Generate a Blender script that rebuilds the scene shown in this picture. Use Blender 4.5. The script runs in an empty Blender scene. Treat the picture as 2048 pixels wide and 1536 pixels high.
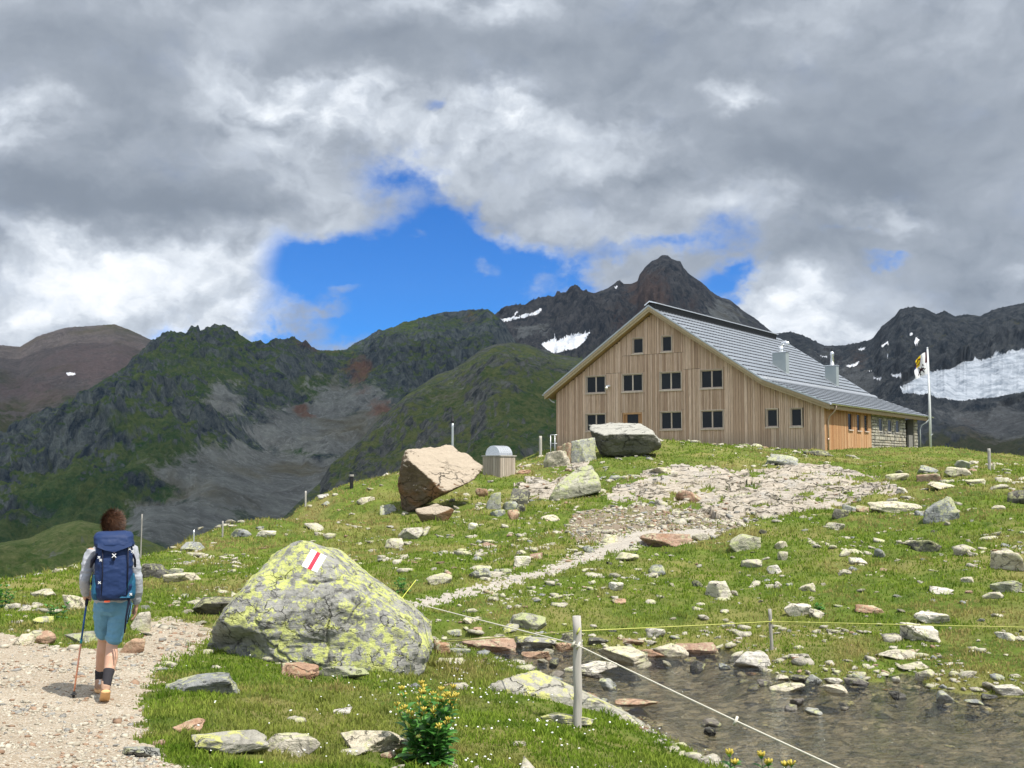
import bpy, bmesh, math, random
import numpy as np
from mathutils import Vector, Matrix
from mathutils.bvhtree import BVHTree

random.seed(7)
R = math.radians
S = bpy.context.scene
COL = S.collection
RNG = np.random.RandomState(11)

# ------------------------------------------------------------------ camera
F = 2200.0                       # focal length in photo pixels (2048 wide)
YH = 930.0                       # horizon row
PITCH = math.atan((YH - 768) / F)
cam = bpy.data.cameras.new('camera')
cam.sensor_width = 36.0
cam.lens = 36.0 * F / 2048
cam.clip_start = 0.1
cam.clip_end = 20000
camo = bpy.data.objects.new('camera', cam)
camo.rotation_euler = (math.pi / 2 + PITCH, 0, 0)
COL.objects.link(camo)
S.camera = camo

# ------------------------------------------------------------------ light
SUN_EL, SUN_V = R(60), (0.74, -0.67)
sd = Vector((SUN_V[0], SUN_V[1], 0)).normalized() * math.cos(SUN_EL) + Vector((0, 0, math.sin(SUN_EL)))
sun = bpy.data.lights.new('sun', 'SUN')
sun.energy = 5.0
sun.angle = R(0.53)
sun.color = (1.0, 0.95, 0.87)
suno = bpy.data.objects.new('sun', sun)
suno.rotation_euler = (-sd).to_track_quat('-Z', 'Y').to_euler()
suno.location = (40, -40, 60)
COL.objects.link(suno)
S.view_settings.view_transform = 'Standard'
S.view_settings.look = 'None'
S.view_settings.exposure = 0.30
S.view_settings.gamma = 1.0
S.cycles.max_bounces = 6
S.cycles.diffuse_bounces = 3
S.cycles.transparent_max_bounces = 8
S.cycles.volume_bounces = 0
S.cycles.use_denoising = True
S.cycles.caustics_reflective = False
S.cycles.caustics_refractive = False


class NT:
    """small helper round a node tree"""
    def __init__(s, tree):
        s.t = tree; s.n = tree.nodes; s.l = tree.links
    def link(s, a, b):
        if hasattr(a, 'is_output'): s.l.new(a, b)
        else: b.default_value = a
    def node(s, typ, **kw):
        nd = s.n.new(typ)
        for k, v in kw.items():
            if k.startswith('i_'):
                key = k[2:]
                key = int(key) if key.isdigit() else key.replace('_', ' ')
                s.link(v, nd.inputs[key])
            else: setattr(nd, k, v)
        return nd
    def math(s, op, a, b=None, c=None, clamp=False):
        nd = s.n.new('ShaderNodeMath'); nd.operation = op; nd.use_clamp = clamp
        s.link(a, nd.inputs[0])
        if b is not None: s.link(b, nd.inputs[1])
        if c is not None: s.link(c, nd.inputs[2])
        return nd.outputs[0]
    def vmath(s, op, a, b=None, scale=None, out=0):
        nd = s.n.new('ShaderNodeVectorMath'); nd.operation = op
        s.link(a, nd.inputs[0])
        if b is not None: s.link(b, nd.inputs[1])
        if scale is not None: s.link(scale, nd.inputs['Scale'])
        return nd.outputs[out]
    def noise(s, vec, scale, detail=4, rough=0.55, dist=0.0, out='Fac', lac=2.0):
        nd = s.node('ShaderNodeTexNoise', i_Scale=scale, i_Detail=detail, i_Roughness=rough, i_Distortion=dist, i_Lacunarity=lac)
        if vec is not None: s.link(vec, nd.inputs['Vector'])
        return nd.outputs[out]
    def voro(s, vec, scale, feature='F1', out='Distance', rnd=1.0):
        nd = s.node('ShaderNodeTexVoronoi', feature=feature, i_Scale=scale, i_Randomness=rnd)
        if vec is not None: s.link(vec, nd.inputs['Vector'])
        return nd.outputs[out]
    def mapr(s, v, a, b, c=0.0, d=1.0, smooth=False):
        nd = s.node('ShaderNodeMapRange', clamp=True)
        if smooth: nd.interpolation_type = 'SMOOTHSTEP'
        s.link(v, nd.inputs[0]); s.link(a, nd.inputs[1]); s.link(b, nd.inputs[2]); s.link(c, nd.inputs[3]); s.link(d, nd.inputs[4])
        return nd.outputs[0]
    def mix(s, f, a, b, mode='MIX'):
        nd = s.node('ShaderNodeMix', data_type='RGBA', blend_type=mode)
        s.link(f, nd.inputs[0])
        for q, i in ((a, 6), (b, 7)):
            if isinstance(q, (tuple, list)) and len(q) == 3: q = tuple(q) + (1,)
            s.link(q, nd.inputs[i])
        return nd.outputs[2]
    def ramp(s, f, stops):
        nd = s.n.new('ShaderNodeValToRGB'); cr = nd.color_ramp
        while len(cr.elements) < len(stops): cr.elements.new(0.5)
        for e, (p, c) in zip(cr.elements, stops):
            e.position = p; e.color = (tuple(c) + (1,)) if len(c) == 3 else c
        s.link(f, nd.inputs[0])
        return nd.outputs[0]
    def attr(s, name, out='Fac'):
        return s.node('ShaderNodeAttribute', attribute_name=name).outputs[out]
    def bump(s, h, strength=0.5, dist=0.02, normal=None):
        nd = s.node('ShaderNodeBump', i_Strength=strength, i_Distance=dist, i_Height=h)
        if normal is not None: s.link(normal, nd.inputs['Normal'])
        return nd.outputs[0]


def px2ae(px, py):
    """photo pixel -> azimuth and elevation of that direction (radians)"""
    x = (px - 1024) / F; y = (768 - py) / F
    c, s = math.cos(PITCH), math.sin(PITCH)
    v = Vector((x, c - s * y, s + c * y)).normalized()
    return math.atan2(v.x, v.y), math.asin(v.z)

# ------------------------------------------------------------------ world: blue sky behind broken cumulus
def build_world():
    w = bpy.data.worlds.new('World'); S.world = w; w.use_nodes = True
    t = NT(w.node_tree); t.n.clear()
    out = t.node('ShaderNodeOutputWorld')
    sky = t.node('ShaderNodeTexSky', sky_type='NISHITA', sun_disc=False, sun_elevation=SUN_EL,
                 sun_rotation=math.atan2(SUN_V[0], SUN_V[1]), altitude=2600, air_density=1.0, dust_density=0.3, ozone_density=2.5)
    blue = t.mix(1.0, sky.outputs[0], (0.15, 0.74, 1.45), 'MULTIPLY')
    blue = t.vmath('SCALE', blue, scale=0.088)
    tc = t.node('ShaderNodeTexCoord')
    sep = t.node('ShaderNodeSeparateXYZ'); t.link(tc.outputs['Generated'], sep.inputs[0])
    az = t.math('ARCTAN2', sep.outputs[0], sep.outputs[1])
    el = t.math('ARCSINE', sep.outputs[2])
    uv = t.node('ShaderNodeCombineXYZ', i_X=az, i_Y=el, i_Z=0.0).outputs[0]
    wide = t.vmath('MULTIPLY', uv, (1.0, 1.35, 1.0))
    # warp for curled, wispy edges
    wn = t.noise(wide, 5.0, 2, 0.5, out='Color')
    wn2 = t.noise(wide, 24.0, 4, 0.6, out='Color')
    warp = t.vmath('ADD', t.vmath('SCALE', t.vmath('SUBTRACT', wn, (0.5, 0.5, 0.5)), scale=0.10), t.vmath('SCALE', t.vmath('SUBTRACT', wn2, (0.5, 0.5, 0.5)), scale=0.050))
    p = t.vmath('ADD', uv, warp)
    def blobs(lst, soft=0.0):
        acc = None
        for (px, py, rx, ry, amp) in lst:
            a, e = px2ae(px, py)
            d = t.vmath('MULTIPLY', t.vmath('SUBTRACT', p, (a, e, 0.0)), (F / rx, F / ry, 0.0))
            l = t.vmath('LENGTH', d, out=1)
            v = t.mapr(l, 0.2, 1.45, amp, 0.0, smooth=True)
            acc = v if acc is None else t.math('ADD', acc, v)
        return acc
    holes = blobs([(820, 500, 140, 120, .8), (720, 600, 190, 110, 1.0), (930, 580, 220, 100, .9), (1090, 560, 150, 70, .7), (610, 545, 110, 60, .7),
                   (760, 370, 90, 60, .62), (880, 400, 90, 45, .45), (850, 245, 34, 22, .50), (1270, 490, 90, 30, .62), (1445, 575, 60, 45, .85),
                   (1690, 465, 70, 14, .42), (1760, 520, 50, 16, .38), (560, 690, 120, 30, .7), (370, 655, 60, 20, .3), (1010, 690, 200, 60, .6),
                   (700, 655, 160, 50, .4), (940, 470, 110, 60, .5), (1400, 480, 120, 40, .2)])
    puffs = blobs([(705, 600, 70, 32, .80), (960, 555, 50, 40, .85), (655, 650, 80, 40, .60), (1060, 590, 60, 24, .50), (790, 395, 70, 40, .48),
                   (690, 545, 30, 26, .5), (845, 475, 30, 12, .4), (690, 645, 70, 12, .35), (1180, 545, 60, 30, .3)])
    n1 = t.noise(wide, 12.0, 7, 0.64)
    n1c = t.math('SUBTRACT', n1, 0.5)
    cover = t.math('SUBTRACT', 0.80, holes)
    cover = t.math('ADD', cover, puffs)
    cover = t.math('ADD', cover, t.math('MULTIPLY', n1c, t.mapr(holes, 0.0, 0.2, 0.8, 2.2)))
    alpha = t.mapr(cover, -0.12, 0.80, smooth=True)
    # cloud brightness: billows lit from above and thick grey bases
    tone = blobs([(240, 590, 190, 100, .17), (150, 520, 200, 60, .10), (320, 640, 160, 60, .08), (30, 235, 80, 75, .30), (500, 190, 170, 90, .17), (690, 210, 140, 70, .24), (980, 245, 130, 55, .26), (900, 300, 150, 60, .12),
                  (1560, 640, 120, 70, .33), (1680, 690, 90, 40, .22), (1760, 425, 100, 40, .24), (1250, 300, 200, 80, .12), (1480, 170, 60, 34, .20), (470, 540, 100, 100, .18),
                  (1500, 400, 180, 50, .16), (1150, 470, 160, 60, .10), (60, 500, 90, 40, .1), (700, 605, 60, 30, .22), (960, 20, 160, 50, .14), (540, 640, 90, 50, .20),
                  (2040, 560, 60, 30, .14), (560, 330, 120, 60, .08), (100, 640, 160, 60, .16), (1600, 560, 200, 60, .04), (620, 430, 80, 60, .08),
                  (850, 95, 420, 70, -.10), (1700, 290, 420, 170, -.12), (200, 420, 330, 60, -.15), (250, 150, 220, 90, -.08), (1750, 560, 260, 70, -.03), (150, 60, 200, 70, -.05),
                  (60, 420, 140, 50, -.06), (1350, 100, 300, 60, -.05), (430, 690, 60, 60, .05)])
    wq = t.vmath('ADD', wide, t.vmath('SCALE', warp, scale=.8))
    off = t.vmath('ADD', wq, (0.006, -0.020, 0.0))
    m = t.noise(wq, 7.0, 6, 0.52, 0.0); m2 = t.noise(off, 7.0, 6, 0.52, 0.0)
    rel = t.math('MULTIPLY', t.math('SUBTRACT', m, m2), 2.2)
    rel = t.math('MULTIPLY', rel, t.mapr(tone, -.08, .24, .22, 1.15))
    big = t.math('MULTIPLY', t.math('SUBTRACT', t.noise(t.vmath('MULTIPLY', wide, (1., 1.3, 1.)), 3.6, 4, 0.5, .4), 0.5), 0.55)
    fine = t.math('MULTIPLY', t.math('SUBTRACT', m, 0.5), t.mapr(tone, -.05, .25, .22, .75))
    br = t.math('ADD', t.math('ADD', 0.455, tone), t.math('ADD', rel, t.math('ADD', big, fine)))
    thin = t.mapr(alpha, 0.35, 1.0, 0.12, 0.0)
    br = t.math('ADD', br, thin)
    cloud = t.ramp(br, [(0.0, (.165, .195, .235)), (0.25, (.235, .268, .315)), (0.45, (.36, .395, .445)), (0.68, (.58, .62, .67)), (0.86, (.84, .87, .90)), (1.0, (1.0, 1.0, 1.0))])
    cl = t.vmath('SCALE', t.mix(1.0, cloud, (0.985, 1.0, 1.025), 'MULTIPLY'), scale=0.96)
    # unseen sky behind the viewer brightened, added fill for surfaces facing it
    back = t.mapr(sep.outputs[1], .15, -.45, 1.0, 2.15, smooth=True)
    cl = t.vmath('SCALE', cl, scale=back)
    colr = t.mix(alpha, blue, cl)
    # below the horizon: dim ground colour
    gnd = t.mapr(sep.outputs[2], -0.05, 0.0)
    colr = t.mix(gnd, (0.10, 0.11, 0.09), colr)
    bg = t.node('ShaderNodeBackground', i_Color=colr, i_Strength=1.0)
    t.l.new(bg.outputs[0], out.inputs[0])
    w.cycles.sampling_method = 'MANUAL'; w.cycles.sample_map_resolution = 512
build_world()

# ------------------------------------------------------------------ numeric helpers
CP, SP = math.cos(PITCH), math.sin(PITCH)
def ray(px, py):
    x = (np.asarray(px, float) - 1024) / F; y = (768 - np.asarray(py, float)) / F
    return np.stack([x + 0 * y, CP - SP * y, SP + CP * y], -1)
def at(px, py, Y):
    v = ray(px, py); return v * (np.asarray(Y) / v[..., 1])[..., None]
def onz(px, py, z):
    v = ray(px, py); return v * (z / v[..., 2])[..., None]
def proj(P):
    P = np.asarray(P, float); x, y, z = P[..., 0], P[..., 1], P[..., 2]
    zc = np.maximum(CP * y + SP * z, 1e-3); yc = -SP * y + CP * z
    return 1024 + F * x / zc, 768 - F * yc / zc

def _h(ix, iy, s):
    n = (ix.astype(np.int64) * 374761393 + iy.astype(np.int64) * 668265263 + s * 974634777) & 0xffffffff
    n = ((n ^ (n >> 13)) * 1274126177) & 0xffffffff
    n = ((n ^ (n >> 16)) * 2246822519) & 0xffffffff
    return ((n ^ (n >> 15)) & 0xffffff) / float(0x1000000)
def pn(x, y, s=0):
    ix, iy = np.floor(x), np.floor(y); fx, fy = x - ix, y - iy
    u = fx * fx * fx * (fx * (fx * 6 - 15) + 10); v = fy * fy * fy * (fy * (fy * 6 - 15) + 10)
    def g(a, b, dx, dy):
        t = _h(a, b, s) * 6.2831853; return np.cos(t) * dx + np.sin(t) * dy
    a = g(ix, iy, fx, fy); b = g(ix + 1, iy, fx - 1, fy); c = g(ix, iy + 1, fx, fy - 1); d = g(ix + 1, iy + 1, fx - 1, fy - 1)
    return (a + u * (b - a) + v * (c - a + u * (a - b - c + d))) * 1.5
def fbm(x, y, oct=5, s=0, rough=0.5, ridged=False):
    r = 0; a = 1.0; tot = 0; 
    for o in range(oct):
        n = pn(x * 2 ** o + 17.3 * o, y * 2 ** o - 9.1 * o, s + o)
        if ridged: n = 1 - 2 * np.abs(n)
        r = r + a * n; tot += a; a *= rough
    return r / tot
def pn3(P, s=0):
    i = np.floor(P); f = P - i; w = f * f * (3 - 2 * f); r = 0
    for dx in (0, 1):
        for dy in (0, 1):
            for dz in (0, 1):
                hv = _h(i[:, 0] + dx + 57 * (i[:, 2] + dz), i[:, 1] + dy + 131 * (i[:, 2] + dz), s)
                r = r + hv * (w[:, 0] if dx else 1 - w[:, 0]) * (w[:, 1] if dy else 1 - w[:, 1]) * (w[:, 2] if dz else 1 - w[:, 2])
    return r * 2 - 1
def fbm3(P, oct=4, s=0, rough=0.5):
    r = 0; a = 1; tot = 0
    for o in range(oct):
        r = r + a * pn3(P * 2 ** o + 5.7 * o, s + o); tot += a; a *= rough
    return r / tot
def inpoly(x, y, poly):
    r = np.zeros(np.shape(x), bool); n = len(poly)
    for i in range(n):
        x0, y0 = poly[i]; x1, y1 = poly[(i + 1) % n]
        c = ((y0 > y) != (y1 > y))
        with np.errstate(all='ignore'):
            r ^= c & (x < (x1 - x0) * (y - y0) / ((y1 - y0) if y1 != y0 else 1e-9) + x0)
    return r
def sdf(x, y, poly):
    d = np.full(np.shape(x), 1e9); n = len(poly)
    for i in range(n):
        ax, ay = poly[i]; bx, by = poly[(i + 1) % n]
        ex, ey = bx - ax, by - ay
        t = np.clip(((x - ax) * ex + (y - ay) * ey) / (ex * ex + ey * ey + 1e-12), 0, 1)
        d = np.minimum(d, (x - ax - t * ex) ** 2 + (y - ay - t * ey) ** 2)
    d = np.sqrt(d)
    return np.where(inpoly(x, y, poly), -d, d)
def sstep(a, b, x):
    t = np.clip((x - a) / (b - a), 0, 1); return t * t * (3 - 2 * t)

def mesh_np(name, V, Fc, mat=None, parent=None, attrs=None, smooth=True, fattr=None, mats=None, mi=None):
    V = np.asarray(V, np.float32).reshape(-1, 3); Fc = np.asarray(Fc, np.int32); k = Fc.shape[1]
    me = bpy.data.meshes.new(name)
    me.vertices.add(len(V)); me.vertices.foreach_set('co', V.ravel())
    me.loops.add(Fc.size); me.loops.foreach_set('vertex_index', Fc.ravel())
    me.polygons.add(len(Fc)); me.polygons.foreach_set('loop_start', np.arange(0, Fc.size, k, dtype=np.int32))
    if mi is not None: me.polygons.foreach_set('material_index', np.asarray(mi, np.int32))
    if smooth: me.polygons.foreach_set('use_smooth', np.ones(len(Fc), bool))
    me.update(calc_edges=True)
    for an, av in (attrs or {}).items():
        a = me.attributes.new(an, 'FLOAT', 'POINT'); a.data.foreach_set('value', np.asarray(av, np.float32).ravel())
    for an, av in (fattr or {}).items():
        a = me.attributes.new(an, 'FLOAT', 'FACE'); a.data.foreach_set('value', np.asarray(av, np.float32).ravel())
    for q in (mats or ([mat] if mat else [])): me.materials.append(q)
    o = bpy.data.objects.new(name, me); COL.objects.link(o)
    if parent: o.parent = parent
    return o
def tag(o, label=None, cat=None, group=None, kind=None):
    if label: o['label'] = label
    if cat: o['category'] = cat
    if group: o['group'] = group
    if kind: o['kind'] = kind
    return o
def empty(name, loc, rz=0.0):
    o = bpy.data.objects.new(name, None); o.location = loc; o.rotation_euler = (0, 0, rz); o.empty_display_size = 0.2
    COL.objects.link(o); return o

class MB:
    """collects boxes, prisms and tubes, then links them as one mesh"""
    def __init__(s): s.v = []; s.f = []; s.r = []; s.m = []
    def add(s, vs, fs, rnd=None, m=0):
        b = len(s.v); s.v += [tuple(map(float, q)) for q in vs]; r = random.random() if rnd is None else rnd
        for q in fs: s.f.append(tuple(b + i for i in q)); s.r.append(r); s.m.append(m)
        return s
    def box(s, x0, x1, y0, y1, z0, z1, rnd=None, m=0):
        vs = [(x0, y0, z0), (x1, y0, z0), (x1, y1, z0), (x0, y1, z0), (x0, y0, z1), (x1, y0, z1), (x1, y1, z1), (x0, y1, z1)]
        return s.add(vs, [(0, 3, 2, 1), (4, 5, 6, 7), (0, 1, 5, 4), (1, 2, 6, 5), (2, 3, 7, 6), (3, 0, 4, 7)], rnd, m)
    def prism(s, pts, y0, y1, axis=1, rnd=None, m=0):
        """polygon pts (a, b) extruded along an axis (0 x, 1 y, 2 z)"""
        n = len(pts)
        def mk(p, q):
            return (q, p[0], p[1]) if axis == 0 else (p[0], q, p[1]) if axis == 1 else (p[0], p[1], q)
        vs = [mk(p, y0) for p in pts] + [mk(p, y1) for p in pts]
        fs = [tuple(range(n)), tuple(range(2 * n - 1, n - 1, -1))] + [(i, n + i, n + (i + 1) % n, (i + 1) % n) for i in range(n)]
        return s.add(vs, fs, rnd, m)
    def tube(s, pts, rad, n=8, rnd=None, m=0, cap=True):
        pts = [Vector(p) for p in pts]; k = len(pts)
        rads = rad if isinstance(rad, (list, tuple)) else [rad] * k
        vs = []; fs = []; up = None
        for i, p in enumerate(pts):
            d = (pts[min(i + 1, k - 1)] - pts[max(i - 1, 0)]).normalized()
            if up is None: up = d.orthogonal().normalized()
            up = (up - d * up.dot(d)); up = up.normalized() if up.length > 1e-6 else d.orthogonal().normalized()
            sd_ = d.cross(up)
            for j in range(n):
                a = 2 * math.pi * j / n; vs.append(p + (up * math.cos(a) + sd_ * math.sin(a)) * rads[i])
        for i in range(k - 1):
            for j in range(n): fs.append((i * n + j, i * n + (j + 1) % n, (i + 1) * n + (j + 1) % n, (i + 1) * n + j))
        if cap: fs.append(tuple(range(n - 1, -1, -1))); fs.append(tuple((k - 1) * n + j for j in range(n)))
        return s.add(vs, fs, rnd, m)
    def build(s, name, mat, parent=None, smooth=False, bevel=0.0, mats=None):
        me = bpy.data.meshes.new(name); me.from_pydata(s.v, [], s.f)
        me.polygons.foreach_set('material_index', s.m)
        a = me.attributes.new('rnd', 'FLOAT', 'FACE'); a.data.foreach_set('value', s.r)
        for q in (mats or [mat]): me.materials.append(q)
        bm = bmesh.new(); bm.from_mesh(me); bmesh.ops.recalc_face_normals(bm, faces=bm.faces)
        if bevel: bmesh.ops.bevel(bm, geom=list(bm.edges), offset=bevel, segments=1, affect='EDGES', clamp_overlap=True)
        bm.to_mesh(me); bm.free()
        if smooth: me.polygons.foreach_set('use_smooth', [True] * len(me.polygons))
        o = bpy.data.objects.new(name, me); COL.objects.link(o)
        if parent: o.parent = parent
        return o

# ------------------------------------------------------------------ materials
def mat(name):
    m = bpy.data.materials.new(name); m.use_nodes = True; t = NT(m.node_tree); t.n.clear()
    t.out = t.node('ShaderNodeOutputMaterial'); return m, t
def fin(t, col, rough=0.8, normal=None, **kw):
    b = t.node('ShaderNodeBsdfPrincipled'); 
    if isinstance(col, tuple) and len(col) == 3: col = col + (1,)
    t.link(col, b.inputs['Base Color']); t.link(rough, b.inputs['Roughness'])
    b.inputs['Specular IOR Level'].default_value = kw.get('spec', 0.25)
    if 'metal' in kw: t.link(kw['metal'], b.inputs['Metallic'])
    if normal is not None: t.link(normal, b.inputs['Normal'])
    t.l.new(b.outputs[0], t.out.inputs[0]); return b
def simple(name, col, rough=0.7, metal=0.0, spec=0.3, var=0.12, scale=6.0, bump=0.0):
    m, t = mat(name); tc = t.node('ShaderNodeTexCoord').outputs['Object']
    n = t.noise(tc, scale, 5, 0.6)
    c = t.mix(n, tuple(x * (1 - var * 2) for x in col), tuple(min(1, x * (1 + var * 2)) for x in col))
    fin(t, c, rough, t.bump(t.noise(tc, scale * 6, 4), bump, 0.01) if bump else None, metal=metal, spec=spec); return m

def rock_mat(name, base, dark, lichen=(0.45, 0.46, 0.12), lich=0.0, scale=1.0, black=0.0, sun_top=None, rust=0.0):
    m, t = mat(name); geo = t.node('ShaderNodeNewGeometry'); tc = t.node('ShaderNodeTexCoord').outputs['Object']
    oi = t.node('ShaderNodeObjectInfo').outputs['Random']
    p = t.vmath('ADD', t.vmath('SCALE', tc, scale=scale), t.vmath('SCALE', (31.0, 17.0, 9.0), scale=oi))
    n = t.noise(p, 2.2, 8, 0.65, 0.4)
    n2 = t.noise(p, 14.0, 8, 0.72)
    n3 = t.noise(t.vmath('MULTIPLY', p, (1.0, 1.0, 4.0)), 3.0, 6, 0.65, 0.6)
    c = t.mix(t.mapr(n, 0.32, 0.68), dark, base)
    c = t.mix(t.mapr(n2, 0.35, 0.72, 0.0, 0.55), c, tuple(min(1, x * 1.35) for x in base))
    c = t.mix(t.mapr(n3, 0.55, 0.72, 0.0, 0.5), c, tuple(x * 0.55 for x in dark))
    vn = t.mix(oi, (0.82, 0.82, 0.84), (1.12, 1.08, 1.0)); c = t.mix(1.0, c, vn, 'MULTIPLY')
    # cracks: thin joints of a coarse cell pattern
    pw = t.vmath('ADD', p, t.vmath('SCALE', t.noise(p, 3.0, 4, 0.6, out='Color'), scale=0.55))
    ck = t.voro(t.vmath('MULTIPLY', pw, (1.0, 1.0, 1.7)), 1.5, 'DISTANCE_TO_EDGE')
    crk = t.math('MULTIPLY', t.mapr(ck, 0.0, 0.028, 1.0, 0.0), t.mapr(t.noise(p, 1.7, 2), 0.45, 0.6))
    c = t.mix(t.math('MULTIPLY', crk, 0.75), c, tuple(x * 0.35 for x in dark))
    if rust: c = t.mix(t.mapr(t.noise(p, 1.6, 6, 0.6), 0.5, 0.66, 0.0, rust), c, (0.26, 0.11, 0.035))
    if sun_top:  # sunlit tops put into the colour: upward faces painted paler than the flanks
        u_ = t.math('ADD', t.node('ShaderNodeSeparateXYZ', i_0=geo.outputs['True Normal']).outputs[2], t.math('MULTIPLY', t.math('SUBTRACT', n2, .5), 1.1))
        c = t.mix(t.mapr(u_, .28, .42), c, t.mix(n2, tuple(x * .8 for x in sun_top), tuple(x * 1.15 for x in sun_top)))
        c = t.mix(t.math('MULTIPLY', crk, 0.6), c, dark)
    if black: c = t.mix(t.mapr(t.noise(p, 5.0, 8, 0.7, 0.8), 0.54, 0.62, 0.0, black), c, (0.05, 0.05, 0.048))
    if lich:
        lp = t.vmath('ADD', p, t.vmath('SCALE', t.noise(p, 9.0, 4, 0.6, out='Color'), scale=0.28))
        l1 = t.noise(lp, 5.5, 10, 0.74); l2 = t.noise(p, 1.2, 3)
        cut = t.math('SUBTRACT', 0.66, t.math('MULTIPLY', l2, 0.34))
        cut = t.math('SUBTRACT', cut, 0.11 * (lich - 0.5))
        lm = t.mapr(t.math('SUBTRACT', l1, cut), 0.0, 0.035)
        up = t.mapr(t.node('ShaderNodeSeparateXYZ', i_0=geo.outputs['Normal']).outputs[2], -0.25, 0.1)
        lm = t.math('MULTIPLY', lm, up)
        lc = t.mix(t.noise(p, 20.0, 4, 0.6), tuple(x * 0.8 for x in lichen), tuple(x * 1.2 for x in lichen))
        c = t.mix(t.math('MULTIPLY', lm, 0.93), c, lc)
    h = t.math('ADD', t.math('MULTIPLY', n2, 0.5), t.math('ADD', t.math('MULTIPLY', n3, 0.6), t.math('MULTIPLY', crk, -0.9)))
    h = t.math('ADD', h, t.math('MULTIPLY', t.noise(p, 40.0, 4, 0.7), 0.18))
    fin(t, c, 0.9, t.bump(h, 1.0, 0.085 / scale), spec=0.2); return m

M = {}
M['pale'] = rock_mat('pale_rock', (0.58, 0.54, 0.44), (0.34, 0.31, 0.25), (0.50, 0.50, 0.28), 0.25, 1.6, 0.5)
M['grey'] = rock_mat('grey_rock', (0.36, 0.37, 0.355), (0.16, 0.17, 0.17), (0.44, 0.45, 0.25), 0.3, 1.6, 0.5)
M['pink'] = rock_mat('pink_rock', (0.47, 0.33, 0.24), (0.27, 0.16, 0.11), (0.45, 0.45, 0.28), 0.15, 1.6, 0.3, rust=0.4)
M['dark'] = rock_mat('dark_rock', (0.15, 0.145, 0.13), (0.06, 0.06, 0.055), (0.34, 0.34, 0.18), 0.25, 1.6, 0.5)
M['white'] = rock_mat('white_rock', (0.68, 0.65, 0.58), (0.44, 0.41, 0.36), (0.5, 0.5, 0.3), 0.05, 1.6, 0.7)
M['wet'] = rock_mat('wet_rock', (0.24, 0.22, 0.19), (0.09, 0.085, 0.08), (0.34, 0.34, 0.18), 0.1, 1.6, 0.4)
M['lichen'] = rock_mat('lichen_rock', (0.36, 0.36, 0.34), (0.13, 0.135, 0.13), (0.52, 0.55, 0.18), 0.40, 1.5, 0.7)
M['lichen2'] = rock_mat('yellow_lichen_rock', (0.42, 0.41, 0.37), (0.20, 0.20, 0.185), (0.55, 0.55, 0.19), 0.45, 1.3, 0.4)
M['fallen'] = rock_mat('fallen_block_rock', (0.22, 0.165, 0.11), (0.10, 0.075, 0.05), (0.5, 0.45, 0.3), 0.0, 0.5, 0.0, sun_top=(0.46, 0.385, 0.295), rust=0.6)
M['schist'] = rock_mat('schist_block_rock', (0.15, 0.15, 0.125), (0.045, 0.045, 0.04), (0.44, 0.45, 0.3), 0.0, 0.6, 0.2, sun_top=(0.42, 0.41, 0.36))
M['mossy'] = rock_mat('mossy_rock', (0.46, 0.45, 0.37), (0.24, 0.24, 0.18), (0.42, 0.45, 0.22), 0.45, 0.8, 0.6)

# ------------------------------------------------------------------ near terrain
WATER_Z = -3.0
CPX = [  # photo pixel and distance of points on the ground
    (-500, 1536, 6.0), (150, 1536, 7.1), (-200, 1400, 9.8), (200, 1402, 10.25), (330, 1290, 14.2), (50, 1285, 14.4), (-300, 1290, 13.5),
    (500, 1500, 8.4), (330, 1400, 10.4), (640, 1348, 13.0), (700, 1420, 11.0), (850, 1500, 9.5), (1000, 1450, 10.9), (1156, 1456, 11.4), (1040, 1380, 13.3),
    (900, 1350, 14.3), (1300, 1468, 12.1), (1450, 1536, 10.75), (400, 1240, 17.2), (100, 1205, 20.0), (0, 1165, 25.5), (-400, 1200, 24.0), (150, 1140, 28), (300, 1110, 32),
    (450, 1073, 38), (610, 1010, 46), (700, 978, 50), (780, 955, 53), (980, 951, 50), (1045, 925, 58), (1100, 912, 64), (500, 1150, 25.5), (650, 1200, 21.5), (350, 1180, 22.5), (700, 1080, 34),
    (560, 1080, 34), (850, 1042, 40), (940, 975, 46), (900, 1100, 31), (850, 1203, 21), (1050, 1152, 24), (1250, 1098, 27.5), (1450, 1048, 31.5), (1650, 990, 37), (1800, 968, 40),
    (950, 1255, 19.3), (1150, 1292, 18.1), (1300, 1302, 17.7), (1470, 1302, 17.7), (1250, 1210, 21.3), (1400, 1140, 25.2), (1600, 1250, 19.5), (1600, 1150, 23.8), (1600, 1080, 28),
    (1700, 1010, 34.5), (1650, 1352, 15.7), (1900, 1372, 15.0), (2048, 1395, 14.3), (1900, 1290, 17.1), (1900, 1200, 20.2), (1900, 1100, 25.4), (1900, 1000, 33), (1950, 955, 39), (2048, 942, 42),
    (1880, 932, 50), (1800, 935, 47), (1720, 922, 56), (2100, 1100, 24), (2100, 1250, 18), (2250, 940, 42), (2400, 1200, 20), (1490, 895, 61), (1560, 900, 61), (1400, 893, 61), (1330, 882, 58), (1250, 914, 52), (1180, 930, 50),
    (1500, 925, 50), (1420, 958, 44), (1300, 968, 43), (1400, 1005, 38.5), (1290, 1045, 33), (1180, 1005, 38.5), (1120, 960, 47), (1600, 940, 47.5), (1540, 1010, 37), (1210, 930, 49.5), (1862, 919, 74),
    (1650, 904, 65.3), (1100, 1060, 33), (1000, 1030, 37)]
CP3 = [at(a, b, c) for a, b, c in CPX]
HOUSE_C = np.array([18.748, 66.0, 0.0]); HX = np.array([math.cos(R(35)), -math.sin(R(35)), 0]); HY = np.array([math.sin(R(35)), math.cos(R(35)), 0])
def hpt(x, y, z): return HOUSE_C + HX * x + HY * y + np.array([0, 0, z])
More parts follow.
